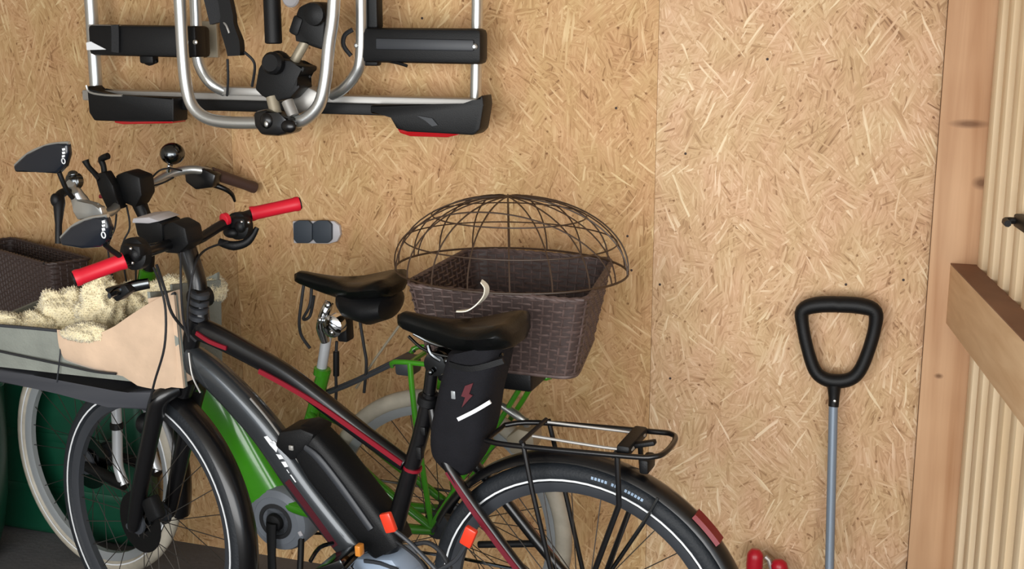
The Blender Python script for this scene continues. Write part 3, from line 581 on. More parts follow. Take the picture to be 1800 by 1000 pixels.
fleece('fleece_heap', q(125, 560, -.05), (.10, .075, .075), 3.1); fleece('fleece_heap', q(180, 545, -.02), (.055, .06, .085), 8.4, .4)
fleece('fleece_heap', q(225, 540, -.10), (.075, .05, .055), 5.7); fleece('fleece_heap', q(300, 520, -.12), (.09, .04, .045), 9.9)
fleece('fleece_heap', q(60, 578, .02), (.11, .05, .038), 1.9); fleece('fleece_heap', q(8, 566, .06), (.05, .025, .025), 4.4); fleece('fleece_heap', q(372, 512, -.13), (.03, .04, .035), 2.2)
fleece('fleece_floor', V((.05, 0, zb+.045)), (.22, .06, .035), 6.6, .2)
fleece('fleece_edge', q(140, 586, .12), (.045, .02, .016), 7.3, .3); fleece('fleece_edge', q(158, 583, .11), (.05, .02, .02), 7.9, .3)
rg = []; n = 26
xa, xz = q(108, 620, YN).x, q(313, 600, YN).x
for i in range(n+1):
    x = xa+(xz-xa)*i/n; t = i/n; zt2 = prof_top(x)+.004; bot = q(0, 0, 0).z
    lo_px = [(0, q(108, 634, YN).z), (.25, q(160, 652, YN).z), (.5, q(205, 662, YN).z), (.62, q(235, 680, YN).z), (.8, q(275, 688, YN).z), (1, q(310, 676, YN).z)]
    for a, b_ in zip(lo_px, lo_px[1:]):
        if a[0] <= t <= b_[0]: z0 = a[1]+(b_[1]-a[1])*(t-a[0])/(b_[0]-a[0])
    out = []; inn = []
    for j in range(9):
        s_ = j/8; zz = zt2+(z0-zt2)*s_; yy = YN-.02*s_+.010+.006*math.sin(3.1*s_)+.004*noise.noise(V((x*18, zz*18, 2)))
        if t > .93: yy -= .03*((t-.93)/.07)**2
        out.append(V((x, yy, zz))); inn.append(V((x, yy-.008, zz)))
    inn[0] = V((x, YN-.03, zt2-.005)); out[0].z += .004
    rg.append(out+inn[::-1])
MB().rings(rg).build('suede_flap', M_['suede'], sk, ang=70)

# ================================================================== green electric bicycle (behind, by the wall)
gb = thing('electric_bicycle', 'green step-through electric bicycle with cream tyres, standing against the wall behind', 'bicycle', GM)
g = lambda px, py, y=0: L(GM, px, py, y)
gs = lambda px, py, y=0: L(GSM, px, py, y)
f = MB()
f.sweep([V((.945, 0, .80)), V((.86, 0, .775)), V((.755, 0, .69)), V((.665, 0, .56)), V((.585, 0, .42)), V((.52, 0, .32))], ell(1, 1, 18, 2.4), (0, 1, 0), [(.030, .045), (.038, .055), (.045, .068), (.048, .074), (.048, .074), (.046, .07)], k=5)
f.tube([g(570, 650), g(553, 715), g(530, 800), V((.492, 0, .30))], [.0185, .0185, .021, .026], 14, 3)
f.tube([V((.935, 0, .785)), V((.872, 0, .955))], .024, 16)
for s in (1, -1):
    f.tube([V((.375, .018*s, .60)), V((.30, .045*s, .555)), V((.15, .058*s, .45)), V((.0, .062*s, .357))], [.013, .013, .0125, .011], 10, 4)
    f.tube([V((.455, .03*s, .335)), V((.36, .052*s, .335)), V((.12, .060*s, .34)), V((0, .064*s, .352))], [.019, .017, .014, .012], 10, 4)
gf = f.build('frame', M_['green'], gb)
mo = MB().lathe(V((.487, -.055, .288)), (0, 1, 0), ((.05, 0), (.085, .006), (.094, .016), (.094, .085), (.088, .098), (.070, .105), (.069, .1035), (.045, .107)), 40).build('motor', M_['motor'], gb)
MB().lathe(V((.487, .049, .288)), (0, 1, 0), ((.050, 0), (.052, .004), (.042, .006), (.040, .003)), 32).build('dark_ring', M_['rubber'], mo)
MB().lathe(V((.487, .05, .288)), (0, 1, 0), ((.026, 0), (.026, .008), (.022, .014), (.008, .018)), 24).build('axle_cap', M_['matte'], mo)
MB().box(g(528, 938, .048), (.012, .003, .014), Matrix.Rotation(.5, 3, 'Y'), bev=.001).box(g(525, 886, .048), (.004, .003, .012), Matrix.Rotation(-.6, 3, 'Y')).build('casing_mark', M_['plate'], mo)
MB().sweep([V((.487, .072, .292)), V((.490, .078, .20)), V((.492, .082, .118))], ell(.008, .014, 10), (0, 1, 0), [(1, 1.2), (1, .9), (1, 1)], k=3).build('crank_arm', M_['matte'], gb)
MB().box(V((.492, .135, .115)), (.09, .09, .02), bev=.004).build('pedal', M_['matte'], gb)
MB().sweep([V((.487, -.075, .292)), V((.48, -.085, .46))], ell(.008, .014, 10), (0, 1, 0)).build('crank_arm', M_['matte'], gb)
MB().box(V((.48, -.135, .462)), (.09, .09, .02), bev=.004).build('pedal', M_['matte'], gb)
cr2 = MB().lathe(V((.487, -.07, .288)), (0, 1, 0), ((.07, 0), (.092, .001), (.092, .004), (.07, .005)), 40).build('chainring', M_['dchrome'], gb)
MB().tube([V((.487, -.068, .38)), V((0, -.068, .40)), V((-.04, -.068, .355)), V((0, -.068, .31)), V((.487, -.068, .196)), V((.58, -.068, .288))], .004, 6, 4, closed=True).build('chain', M_['dchrome'], gb)
wheel('rear_wheel', gb, T((0, 0, .355)), .355, .022, M_['cream'], None, M_['rim'], hubr=.03)
fwg = wheel('front_wheel', gb, GS @ T((1.146, 0, .355)), .355, .022, M_['cream'], M_['white'], M_['rim'], hubr=.03)
for (par, ) in ((fwg,),):
    MB().lathe((0, .030, 0), (0, 1, 0), ((.03, 0), (.085, .0005), (.085, .0025), (.03, .003)), 36).build('brake_disc', M_['dchrome'], par)
fender('front_mudguard', gb, GS @ T((1.146, 0, .355)), .374, math.radians(55), math.radians(196), M_['black'], .027)
# fork: green crown, silver legs
fk = MB(); fk.tube([V((.940, 0, .79)), V((.958, 0, .745))], .028, 14); fk.box(V((.965, 0, .735)), (.05, .15, .04), bev=.012); fk.build('fork_crown', M_['green'], gb, GS)
lg_ = [gs(203, 690, .062), gs(206, 760, .062), gs(207, 812, .062), gs(212, 835, .062), gs(219, 852, .062)]
for s in (1, -1):
    pp = [V((p.x, p.y*s, p.z)) for p in lg_]
    MB().tube([V((.968, .058*s, .74)), pp[0]+V((0, 0, .0))], .0155, 12).build('fork_shoulder', M_['matte'], gb, GS)
    MB().tube(pp, .0145, 12, 3).build('fork_leg', SATIN, gb, GS)
    MB().lathe(pp[1]+V((0, 0, .02)), V((0, 0, 1)), ((.016, -.01), (.019, -.008), (.019, .008), (.016, .01)), 16).build('fork_seal', M_['matte'], gb, GS)
    MB().tube([pp[-1], (pp[-1]+V((1.146, .058*s, .355)))/2, V((1.146, .056*s, .352))], [.018, .017, .012], 12, 2).build('fork_dropout', M_['matte'], gb, GS)
MB().box(V((1.07, -.0, .62)), (.035, .05, .12), Matrix.Rotation(-.3, 3, 'Y'), bev=.01).build('fork_brace', M_['green'], gb, GS)
# stem, bars, controls
MB().tube([V((.872, 0, .95)), g(262, 405), g(250, 370), g(238, 340)], [.0145, .0165, .019, .024], 14, 3).build('stem', M_['matte'], gb)
MB().prism([g(214, 305, .02), g(232, 298, .02), g(258, 308, .02), g(262, 340, .02), g(250, 362, .02), g(225, 352, .02)], (0, .06, 0), .008).build('display', M_['matte'], gb)
GC = g(238, 335, 0); GR1 = g(372, 304, -.20); GR0 = g(448, 330, -.31)
GL1 = g(160, 372, .17); GL0 = g(118, 430, .285)
MB().tube([g(124, 322, .22), g(132, 334, .20), g(142, 352, .19), g(165, 375, .16), g(195, 372, .10), g(215, 352, .04), GC, g(265, 325, -.06), g(300, 306, -.12), g(335, 298, -.165), GR1, GR0], [.012, .014, .019, .015]+[.0125]*8, 12, 4).build('handlebar', M_['silver'], gb)
MB().prism([g(126, 345, .20), g(140, 348, .20), g(168, 362, .20), (g(182, 362, .20)), g(186, 378, .20), g(140, 386, .20), g(134, 370, .20)], (0, .022, 0), .006).build('bar_clamp', M_['silver'], gb)
MB().lathe(g(130, 318, .20), (0, 1, .2), ((.012, -.02), (.021, -.012), (.022, .008), (.012, .016)), 18).ball(g(128, 306, .205), (.014, .012, .010)).build('brake_reservoir', M_['dchrome'], gb)
dr = (GR1-GR0).normalized(); ln = (GR1-GR0).length
MB().lathe(GR0, dr, ((.010, -.003), (.0155, -.002), (.017, .006), (.0155, .03), (.0165, ln*.6), (.0175, ln), (.012, ln+.001)), 18).build('grip', mat('brown leather grip', (72, 52, 46), .5), gb)
MB().tube([g(122, 334, .22), g(106, 342, .25), g(104, 358, .27), g(103, 395, .29), g(103, 428, .30)], [.009, .012, .015, .0085, .009], 12, 4).build('brake_lever', M_['matte'], gb)
MB().ball(g(98, 352, .275), (.014, .012, .018)).build('brake_lever_body', M_['matte'], gb)
MB().prism([g(330, 298, -.19), g(358, 292, -.19), g(385, 306, -.19), g(380, 328, -.19), g(350, 332, -.19), g(332, 318, -.19)], (0, .035, 0), .006).build('shifter', M_['black'], gb)
MB().sweep([g(368, 322, -.20), g(395, 332, -.22), g(408, 342, -.24), g(413, 354, -.25)], ell(.007, .006, 10), (0, 0, 1), [(1.3, 1.3), (1, 1), (.9, .9), (.6, .6)], k=3).build('brake_lever', M_['black'], gb)
bl = MB().ball(g(303, 270, -.10), (.034, .034, .030), None, 20, 12).build('bell', M_['dchrome'], gb)
MB().tube([g(300, 285, -.10), g(296, 300, -.11)], .008, 10).ball(g(297, 292, -.09), .006).build('bell_clamp', M_['chrome'], bl)
# second control post and horned bracket by the stem
MB().prism([g(172, 305, .06), g(190, 300, .06), g(205, 325, .06), g(212, 350, .06), g(218, 366, .06), g(195, 368, .06), g(180, 335, .06)], (0, .03, 0), .005).build('lamp_bracket', M_['matte'], gb)
MB().tube([g(184, 310, .06), g(182, 292, .06), g(178, 280, .06), g(190, 274, .06)], [.008, .0075, .009, .009], 10, 3).tube([g(176, 315, .07), g(165, 303, .07), g(155, 292, .07), g(150, 282, .07)], [.009, .007, .007, .010], 10, 3).build('horn_bracket', M_['matte'], gb)
MB().tube([g(176, 345, .06), g(190, 348, .06), g(198, 365, .06)], .006, 8, 3).build('red_cable', M_['redp'], gb)
for pts in ([(262, 318, -.02), (280, 300, -.06), (300, 296, -.09), (320, 300, -.14)], [(262, 328, -.02), (285, 322, -.06), (305, 312, -.12)], [(205, 368, .05), (202, 400, .03), (190, 440, .03), (205, 520, .02)], [(222, 360, .03), (228, 400, .03), (215, 440, .03), (230, 540, .02)], [(245, 358, 0), (258, 380, .03), (240, 450, .03), (240, 560, .03)]):
    MB().tube([g(*p) for p in pts], .0026, 8, 5).build('cable', M_['rubber'], gb)
# seat post, clamp, saddle, bag straps
sp2 = MB().tube([g(557, 700), g(577, 575)], .0138, 14).build('seat_post', SATIN, gb)
MB().lathe(g(566, 652), V((-.2, 0, 1)), ((.019, -.012), (.022, -.01), (.022, .008), (.017, .01)), 18).build('collar', M_['green'], sp2)
c = MB(); c.lathe(g(586, 572, .02)+V((0, -.02, 0)), (0, 1, 0), ((.014, 0), (.030, .004), (.030, .03), (.02, .038)), 20); c.tube([g(572, 600, .01), g(566, 575, .02), g(572, 548, .02), g(580, 530, .01)], [.012, .016, .014, .012], 12, 3); c.ball(g(584, 584, .035), .008); c.ball(g(563, 562, .035), .008); c.ball(g(577, 536, .03), .010)
c.build('seat_clamp', M_['chrome'], gb)
saddle(gb, .400, .10, .985, M_['leather'], wide=.10, sk=.05)
ub = MB(); 
ub.rings([[V((x, w_*math.cos(a), zc+h_*math.sin(a))) for a in [2*math.pi*i/20 for i in range(20)]] for x, w_, zc, h_ in ((.265, .03, .925, .028), (.24, .055, .92, .040), (.17, .075, .915, .045), (.12, .07, .925, .036), (.105, .03, .93, .015))])
ub.build('under_saddle_pouch', M_['matte'], gb)
MB().box(g(607, 578, -.02), (.03, .04, .062), bev=.006).build('lock_holder', M_['matte'], gb)
for pts in ([(535, 492, .0), (530, 530, .01), (526, 565, .01), (530, 590, .0), (545, 612, 0)], [(548, 498, .0), (545, 535, .02), (533, 560, .01), (545, 555, -.01), (552, 520, -.01)], [(592, 600, -.02), (590, 640, -.02), (591, 690, -.02), (588, 720, -.02)], [(632, 560, -.03), (640, 610, -.03), (644, 640, -.03), (640, 690, -.03)]):
    MB().tube([g(*p) for p in pts], .0042, 8, 5).build('strap', M_['rubber'], gb)
MB().tube([g(591, 618, -.02), g(591, 660, -.02)], .0085, 10).build('cable_connector', M_['matte'], gb)
MB().tube([g(626, 682, -.05), g(660, 630, -.05), g(702, 572, -.05)], .0035, 8).build('strut', M_['beige'], gb)
# carrier of the green bicycle
zr = .80; rk = MB()
rk.tube([V((.10, -.05, zr-.02)), V((.05, -.065, zr)), V((-.29, -.065, zr)), V((-.315, -.03, zr)), V((-.315, .03, zr)), V((-.29, .065, zr)), V((.05, .065, zr)), V((.10, .05, zr-.02))], .0068, 10, 4)
for x in (.04, -.12, -.27): rk.tube([V((x, -.065, zr)), V((x, .065, zr))], .006, 8)
for s in (1, -1):
    rk.tube([V((-.27, .066*s, zr)), V((-.20, .072*s, .68)), V((0, .07*s, .37))], .0068, 10, 2); rk.tube([V((.04, .066*s, zr)), V((.03, .072*s, .66)), V((0, .07*s, .37))], .0075, 10, 2)
rk2 = rk.build('rear_rack', M_['green'], gb)
for s in (1, -1): MB().tube([V((.09, .055*s, zr-.012)), V((.25, .03*s, .70)), V((.37, .018*s, .645))], .005, 8, 3).build('rack_strut', M_['grey'], rk2)
MB().box(V((.065, .03, zr-.02)), (.05, .06, .045), bev=.01).build('rack_clamp', M_['grey'], rk2)
MB().box(V((-.20, .10, zr+.022)), (.24, .12, .05), bev=.008).build('rack_pad', M_['matte'], rk2)
MB().prism([g(896, 762, .03), g(918, 746, .03), g(945, 752, .03), g(947, 776, .03), g(935, 796, .03), g(905, 790, .03)], (0, .06, 0), .008).build('tail_lamp', M_['beige'], gb)
MB().tube([g(880, 712, .07), g(905, 727, .07), g(926, 742, .07)], [.008, .011, .009], 12, 2).ball(g(926, 743, .07), .012).build('silver_strut', M_['silver'], gb)
MB().tube([V((.42, .03, .26)), V((.40, .09, .13)), V((.39, .14, .004))], .009, 10, 2).build('kickstand', M_['matte'], gb)

# ------------------------------------------------------------------ wicker baskets
def wicker(name, label, M, A, B, zb, zt, rows, stakes, m_out, m_in, rc=.045, rr=.003):
    """A: rim corners (x,y) clockwise, B: base corners; woven of stakes and weavers round a thin inner lining"""
    t = thing(name, label, 'basket', M)
    def outline(C, n=120):
        pts = []
        for i in range(4):
            p, a, c = V((*C[i], 0)), V((*C[i-1], 0)), V((*C[(i+1) % 4], 0)); u, v = (a-p).normalized(), (c-p).normalized()
            for k in range(6):
                s = k/5; pts.append((p+u*rc)*(1-s)**2+p*2*s*(1-s)+(p+v*rc)*s*s)
        seg = [0]
        for i in range(len(pts)): seg.append(seg[-1]+(pts[(i+1) % len(pts)]-pts[i]).length)
        out = []; j = 0
        for i in range(n):
            d = seg[-1]*i/n
            while seg[j+1] < d: j += 1
            out.append(pts[j].lerp(pts[(j+1) % len(pts)], (d-seg[j])/max(1e-9, seg[j+1]-seg[j])))
        return out
    n = stakes*2; ra, rb = outline(A, n), outline(B, n); cen = sum(ra, V())/n
    def P(i, v, off=0):
        a = rb[i % n].lerp(ra[i % n], v); nx = ra[(i+1) % n]-ra[i-1]; no = V((nx.y, -nx.x, 0)).normalized()
        if no.dot(a-cen) < 0: no = -no
        a = a+no*off; a.z = zb+(zt-zb)*v; return a
    MB().rings([[P(i, v, .0022) for i in range(n)] for v in (0, .5, .99)]+[[P(i, v, .0006) for i in range(n)] for v in (.99, .5, .03)]).build('lining', m_in, t, ang=60)
    wv = MB(); rnd = random.Random(3)
    for r in range(rows):
        v = (r+.5)/rows
        wv.tube([P(i, v+rnd.uniform(-.006, .006), (.0042 if (i//2+r) % 2 else -.001)*(1 if i % 2 == 0 else .6)) for i in range(n)], rr*rnd.uniform(.85, 1.15), 5, 1, closed=True)
    wvo = wv.build('weave', m_out, t, ang=60); wvo['kind'] = 'stuff'
    sk_ = MB()
    for i in range(0, n, 2): sk_.tube([P(i, -.01, .001), P(i, .5, .002), P(i, 1.0, .001)], rr*.95, 5)
    so = sk_.build('stakes', m_out, t, ang=60); so['kind'] = 'stuff'
    for k in range(2): MB().tube([P(i, 1.01, .002 + .003*math.sin(i*math.pi/2+k*math.pi))+V((0, 0, .002*math.cos(i*math.pi/2+k*math.pi))) for i in range(n)], rr*1.5, 6, 1, closed=True).build('rim_braid', m_out, t)
    MB().tube([P(i, .0, .003) for i in range(n)], rr*1.5, 6, 1, closed=True).build('foot_braid', m_out, t)
    return t
GB0 = V((-.22, .02, .855)); GBM = GM @ T(GB0)
lx = lambda x, y: (x-GB0.x, y-GB0.y)
rbk = wicker('wicker_basket', 'grey brown wicker basket with a wire dome, on the rear rack of the green bicycle', GBM, [lx(-.03, .205), lx(-.47, .205), lx(-.41, -.16), lx(-.03, -.16)], [lx(-.06, .185), lx(-.435, .185), lx(-.37, -.135), lx(-.06, -.135)], 0, .185, 16, 60, M_['wick'], M_['dark'])
# wire dome
ZR = .192; cx0, cy0 = (-.215)-GB0.x, .022-GB0.y; ax_, ay_, hz_ = .285, .205, .175
def dome(th, ph): # th around, ph 0 rim .. pi/2 top
    c = math.cos(ph); return V((cx0+ax_*c*math.cos(th), cy0+ay_*c*math.sin(th), ZR+hz_*math.sin(ph)))
def wire(pts, r=.0019, closed=False, nm='wire'): MB().tube(pts, r, 6, 1, closed=closed).build(nm, M_['wire'], rbk)
for ph, r in ((0, .0028), (.42, .0018), (.85, .0018)): wire([dome(2*math.pi*i/64, ph) for i in range(64)], r, True, 'hoop')
for k in range(9):
    th = math.pi*(k+.35)/9; wire([dome(th, math.pi*i/28) for i in range(29)])
for k in (-1, 1): wire([V((cx0+ax_*.96*math.cos(a), cy0+.06*k+ay_*.2*k*math.sin(a), ZR+hz_*.9*math.sin(a))) for a in [math.pi*i/30 for i in range(31)]])
# basket of the green bicycle's handlebar, at the photo's left edge
ang = math.radians(24.4); fx = V((-math.cos(ang), math.sin(ang), 0)); ly = V((0, 0, 1)).cross(fx); c0 = CAM+ray(88, 465)*((.95-CAM.z)/ray(88, 465).z); c0.z = 0
WM = Matrix(((fx.x, ly.x, 0, c0.x), (fx.y, ly.y, 0, c0.y), (0, 0, 1, .745), (0, 0, 0, 1)))
wicker('wicker_basket', 'dark brown woven basket in front of the green bicycle, cut by the left edge', WM, [(0, 0), (0, -.12), (.50, -.12), (.50, 0)], [(.01, -.01), (.01, -.11), (.48, -.11), (.48, -.01)], 0, .203, 26, 60, M_['dark'], M_['dark'], .02, .0026)

# ================================================================== bicycle carrier hanging on the wall
R0 = V((U(500, 190, 0).x, 0, U(500, 190, 0).z))
ca = thing('bicycle_carrier', 'folded aluminium bicycle carrier with red tail lamps hanging on the strand board wall', 'bicycle carrier', R0)
k = lambda px, py, Y=-.10: U(px, py, Y)-R0
UPZ = .55
def upx(px, Y): # continue a tube straight up beyond the picture
    a = k(px, 0, Y); return V((a.x, a.y, UPZ))
for (pa, pb_, r) in (((160, 10), (170, 168), .0185), ((839, 10), (836, 172), .0150)):
    b = k(*pb_); MB().tube([V((k(*pa).x, b.y, UPZ)), k(*pa), b], r, 16).build('outer_tube', M_['silver'], ca)
MB().tube([V((k(160, 10).x, -.10, UPZ)), V((k(839, 10).x, -.10, UPZ))], .016, 14).build('top_tube', M_['silver'], ca)
cb_ = MB(); A, B = k(158, 166, -.11), k(845, 183, -.11)
ux = (B-A).normalized(); rot = Matrix((ux, V((0, 1, 0)), ux.cross(V((0, 1, 0))))).transposed()
MB().box((A+B)/2, ((B-A).length, .07, .030), rot, bev=.004).build('crossbar', M_['alu'], ca)
def bar(p, q_, h, dpt, Y, name, m, par=ca, bev=.004):
    A, B = k(*p, Y-dpt/2)+V((0, dpt/2, 0)), k(*q_, Y-dpt/2)+V((0, dpt/2, 0)); ux = (B-A).normalized(); rot = Matrix((ux, V((0, 1, 0)), ux.cross(V((0, 1, 0))))).transposed()
    return MB().box((A+B)/2, ((B-A).length, dpt, h), rot, bev=bev).build(name, m, par)
bar((296, 183), (700, 194), .030, .05, -.135, 'bumper_strip', M_['matte'])
bar((385, 160), (462, 162), .022, .074, -.118, 'grey_sleeve', M_['alu'])
for s, pts_, lp in ((0, [(152, 150), (158, 160), (190, 168), (305, 172), (305, 214), (230, 214), (165, 212), (156, 198)], [(200, 208), (303, 208), (303, 217), (215, 219), (200, 216)]),
                    (1, [(848, 166), (850, 185), (843, 228), (832, 238), (715, 232), (695, 226), (690, 203), (650, 200), (650, 184), (815, 186), (832, 180)], [(697, 226), (735, 230), (815, 235), (785, 242), (720, 240), (702, 234)])):
    hs_ = MB().prism([k(*p, -.20)+V((0, .035, 0)) for p in pts_], (0, .07, 0), .006).build('lamp_housing', M_['matte'], ca)
    MB().prism([k(*p, -.198)+V((0, .034, 0)) for p in lp], (0, .064, 0), .003).build('red_lens', M_['lens'], hs_)
MB().tube([k(152, 150, -.20), k(158, 162, -.20), k(185, 167, -.20), k(215, 168, -.20)], .0035, 8, 3).build('silver_trim', M_['silver'], ca)
MB().prism([k(733, 203, -.202), k(760, 208, -.202), k(770, 220, -.202), k(760, 222, -.202), k(748, 212, -.202)], (0, .004, 0)).build('housing_groove', M_['grey'], ca)
# wheel trays
lt = bar((154, 70), (350, 74), .085, .06, -.15, 'wheel_tray', M_['matte'], bev=.012)
bar((154, 46), (330, 51), .010, .05, -.15, 'tray_edge', M_['alu'], lt)
MB().prism([k(152, 75, -.182), k(160, 73, -.182), k(187, 87, -.182), k(153, 88, -.182)], (0, .003, 0)).build('white_sticker', M_['white'], lt)
MB().sweep([k(202, 44, -.185), k(203, 60, -.186), k(203, 92, -.185)], rect(.002, .012), (0, 1, 0), k=2).build('tray_strap', M_['rubber'], lt)
MB().box(k(262, 102, -.15), (.045, .03, .03), bev=.006).tube([k(250, 105, -.15), k(262, 112, -.15), k(276, 106, -.15)], .006, 8, 3).build('strap_buckle', M_['matte'], lt)
rt_ = bar((622, 79), (845, 82), .088, .06, -.15, 'wheel_tray', M_['matte'], bev=.014)
bar((660, 77), (832, 80), .028, .01, -.182, 'tray_channel', M_['grey'], rt_)
for p in ((628, 80), (835, 82)): MB().lathe(k(*p, -.18), (0, -1, 0), ((.0075, 0), (.0075, .004), (.004, .007)), 14).build('bolt', M_['silver'], rt_)
MB().box(k(652, 106, -.15), (.05, .03, .028), bev=.006).tube([k(675, 106, -.16), k(700, 111, -.17), k(716, 116, -.17)], .004, 8, 3).build('strap_buckle', M_['matte'], rt_)
# bent tubes
bt = MB().tube([upx(318, -.25)+V((-.006, 0, 0)), k(316, 0, -.25), k(321, 90, -.25), k(327, 150, -.25), k(338, 186, -.25), k(362, 207, -.25), k(400, 215, -.25), k(460, 216, -.25), k(512, 216, -.25), k(540, 207, -.25), k(562, 182, -.25), k(572, 140, -.25), k(578, 80, -.25), k(587, 0, -.25), upx(592, -.25)], .0165, 16, 4).build('front_hoop', M_['silver'], ca)
MB().tube([upx(341, -.17), k(343, 0, -.17), k(346, 90, -.17), k(355, 124, -.165), k(373, 148, -.16), k(395, 160, -.14)], .0160, 14, 4).build('rear_hoop', M_['silver'], ca)
MB().tube([upx(636, -.17), k(635, 0, -.17), k(634, 100, -.17), k(624, 132, -.165), k(604, 155, -.16), k(584, 167, -.14)], .0150, 14, 4).build('rear_hoop', M_['silver'], ca)
MB().box(k(343, 73, -.185), (.036, .05, .082), bev=.006).build('tube_clamp', M_['matte'], ca)
MB().lathe(k(344, 74, -.212), (0, -1, 0), ((.0065, 0), (.0065, .004), (.003, .006)), 12).build('bolt', M_['silver'], ca)
MB().tube([k(620, 52, -.17), k(606, 62, -.18), k(604, 80, -.18), k(617, 98, -.17)], .006, 8, 4).build('strap_loop', M_['rubber'], ca)
MB().box(V((k(656, 20, -.14).x, -.14, (k(656, 50, -.14).z+UPZ)/2)), (.040, .04, UPZ-k(656, 50, -.14).z), bev=.006).build('black_upright', M_['matte'], ca)
MB().box(V((k(371, 50, -.05).x, -.06, (k(371, 98, -.06).z+k(371, 40, -.06).z)/2)), (.055, .012, .10), bev=.002).build('grey_plate', M_['beige'], ca)
# strap bundle with buckle
a0 = k(378, 0, -.20)
MB().sweep([V((a0.x-.01, -.20, UPZ)), k(374, 0, -.20), k(384, 40, -.20)], rect(.008, .022), (0, 1, 0)).build('strap', M_['rubber'], ca)
MB().sweep([V((k(400, 0).x, -.21, UPZ)), k(398, 5, -.21), k(402, 45, -.21), k(412, 75, -.21), k(415, 98, -.21)], rect(.010, .022), (0, 1, 0), [(1, .7), (1, .8), (1, 1), (1.2, 1.05), (1.2, .85)], k=3).build('strap_buckle', M_['matte'], ca)
MB().tube([k(392, 38, -.215), k(398, 45, -.222), k(403, 58, -.222)], .003, 8, 2).build('buckle_pin', M_['alu'], ca)
MB().tube([k(430, 92, -.20), k(444, 105, -.20), k(448, 120, -.19), k(443, 152, -.17)], .0038, 8, 4).build('thin_strap', M_['rubber'], ca)
MB().tube([k(400, 104, -.19), k(401, 140, -.18), k(399, 168, -.16)], .0036, 8, 3).build('thin_strap', M_['rubber'], ca)
# pump-like rod with black sleeve
a0 = k(481, 5, -.22)
MB().tube([V((a0.x, a0.y, UPZ)), a0], .0165, 14).build('rod', M_['silver'], ca)
MB().lathe(k(481, 77, -.22), (0, 0, 1), ((.018, 0), (.0225, .003), (.0225, .124), (.018, .128)), 18).build('rod_sleeve', M_['matte'], ca)
MB().lathe(k(512, -4, -.06), (0, -1, 0), ((.026, 0), (.026, .004), (.022, .008), (.006, .009)), 22).build('lock_plate', M_['plate'], ca)
# frame clamp: upper jaw, grey arm, joint, lower jaw
uj = MB(); uj.prism([k(p[0], p[1], -.20) for p in ((525, 40), (535, 12), (555, 3), (575, 4), (582, 40), (578, 88), (552, 80), (535, 66), (524, 60))], (0, .07, 0), .010); uj.box(k(532, 45, -.20), (.03, .08, .05), Matrix.Rotation(.4, 3, 'Y'), bev=.008); uj.lathe(k(555, 25, -.245), (0, -1, 0), ((.02, 0), (.03, .004), (.028, .014), (.012, .02)), 18); uj.build('upper_clamp', M_['matte'], ca)
MB().tube([k(546, 55, -.20), k(532, 82, -.205), k(515, 112, -.21)], .0135, 12).build('clamp_arm', M_['beige'], ca)
jt = MB(); jt.ball(k(490, 112, -.225), (.034, .034, .034)); jt.prism([k(p[0], p[1], -.22) for p in ((466, 120), (478, 100), (505, 100), (522, 112), (548, 116), (546, 126), (528, 134), (540, 152), (522, 172), (495, 178), (472, 168), (460, 156))], (0, .075, 0), .010)
jt.lathe(k(485, 112, -.255), (0, -1, .1), ((.024, 0), (.029, .004), (.029, .022), (.022, .03)), 20); jt.build('clamp_knob', M_['matte'], ca)
for a, b_, m in (((478, 170), (485, 200), 'beige'), ((505, 178), (516, 204), 'alu')): MB().tube([k(*a, -.25), k(*b_, -.255)], .016, 12).build('clamp_lug', M_[m], ca)
MB().prism([k(p[0], p[1], -.18) for p in ((530, 158), (545, 150), (565, 160), (562, 185), (535, 200), (515, 195))], (0, .05, 0), .006).build('pivot_plate', M_['alu'], ca)
lj = MB(); lj.prism([k(p[0], p[1], -.255) for p in ((456, 195), (478, 190), (500, 203), (524, 206), (522, 232), (500, 238), (470, 236), (458, 220))], (0, .07, 0), .010); lj.ball(k(470, 212, -.285), (.02, .014, .022)); lj.ball(k(508, 222, -.285), (.022, .014, .018)); lj.build('lower_clamp', M_['black'], ca)
MB().ball(k(468, 218, -.30), (.006, .003, .008)).build('clamp_bolt', M_['silver'], ca)
for px, z_ in ((260, .50), (740, .50)): MB().box(V((k(px, 100).x, -.054, z_)), (.03, .10, .04), bev=.004).build('wall_hook', M_['matte'], ca)

# ------------------------------------------------------------------ small wall fitting
S0 = U(556, 407, 0); S0.y = 0
wp = thing('wall_fitting', 'small wall fitting with two slate grey pads above the green bicycle saddle', 'wall fitting', S0)
kk = lambda px, py, Y: U(px, py, Y)-S0
MB().prism([kk(p[0], p[1], -.007) for p in ((516, 388), (588, 388), (598, 396), (600, 412), (594, 424), (580, 428), (518, 427))], (0, .014, 0), .003).build('base_plate', M_['plate'], wp)
for x0 in (517, 551): MB().prism([kk(p[0], p[1], -.018) for p in ((x0, 392), (x0+8, 387), (x0+26, 387), (x0+33, 394), (x0+33, 421), (x0+26, 427), (x0+6, 427), (x0, 420))], (0, .012, 0), .003).build('pad', M_['pad'], wp)

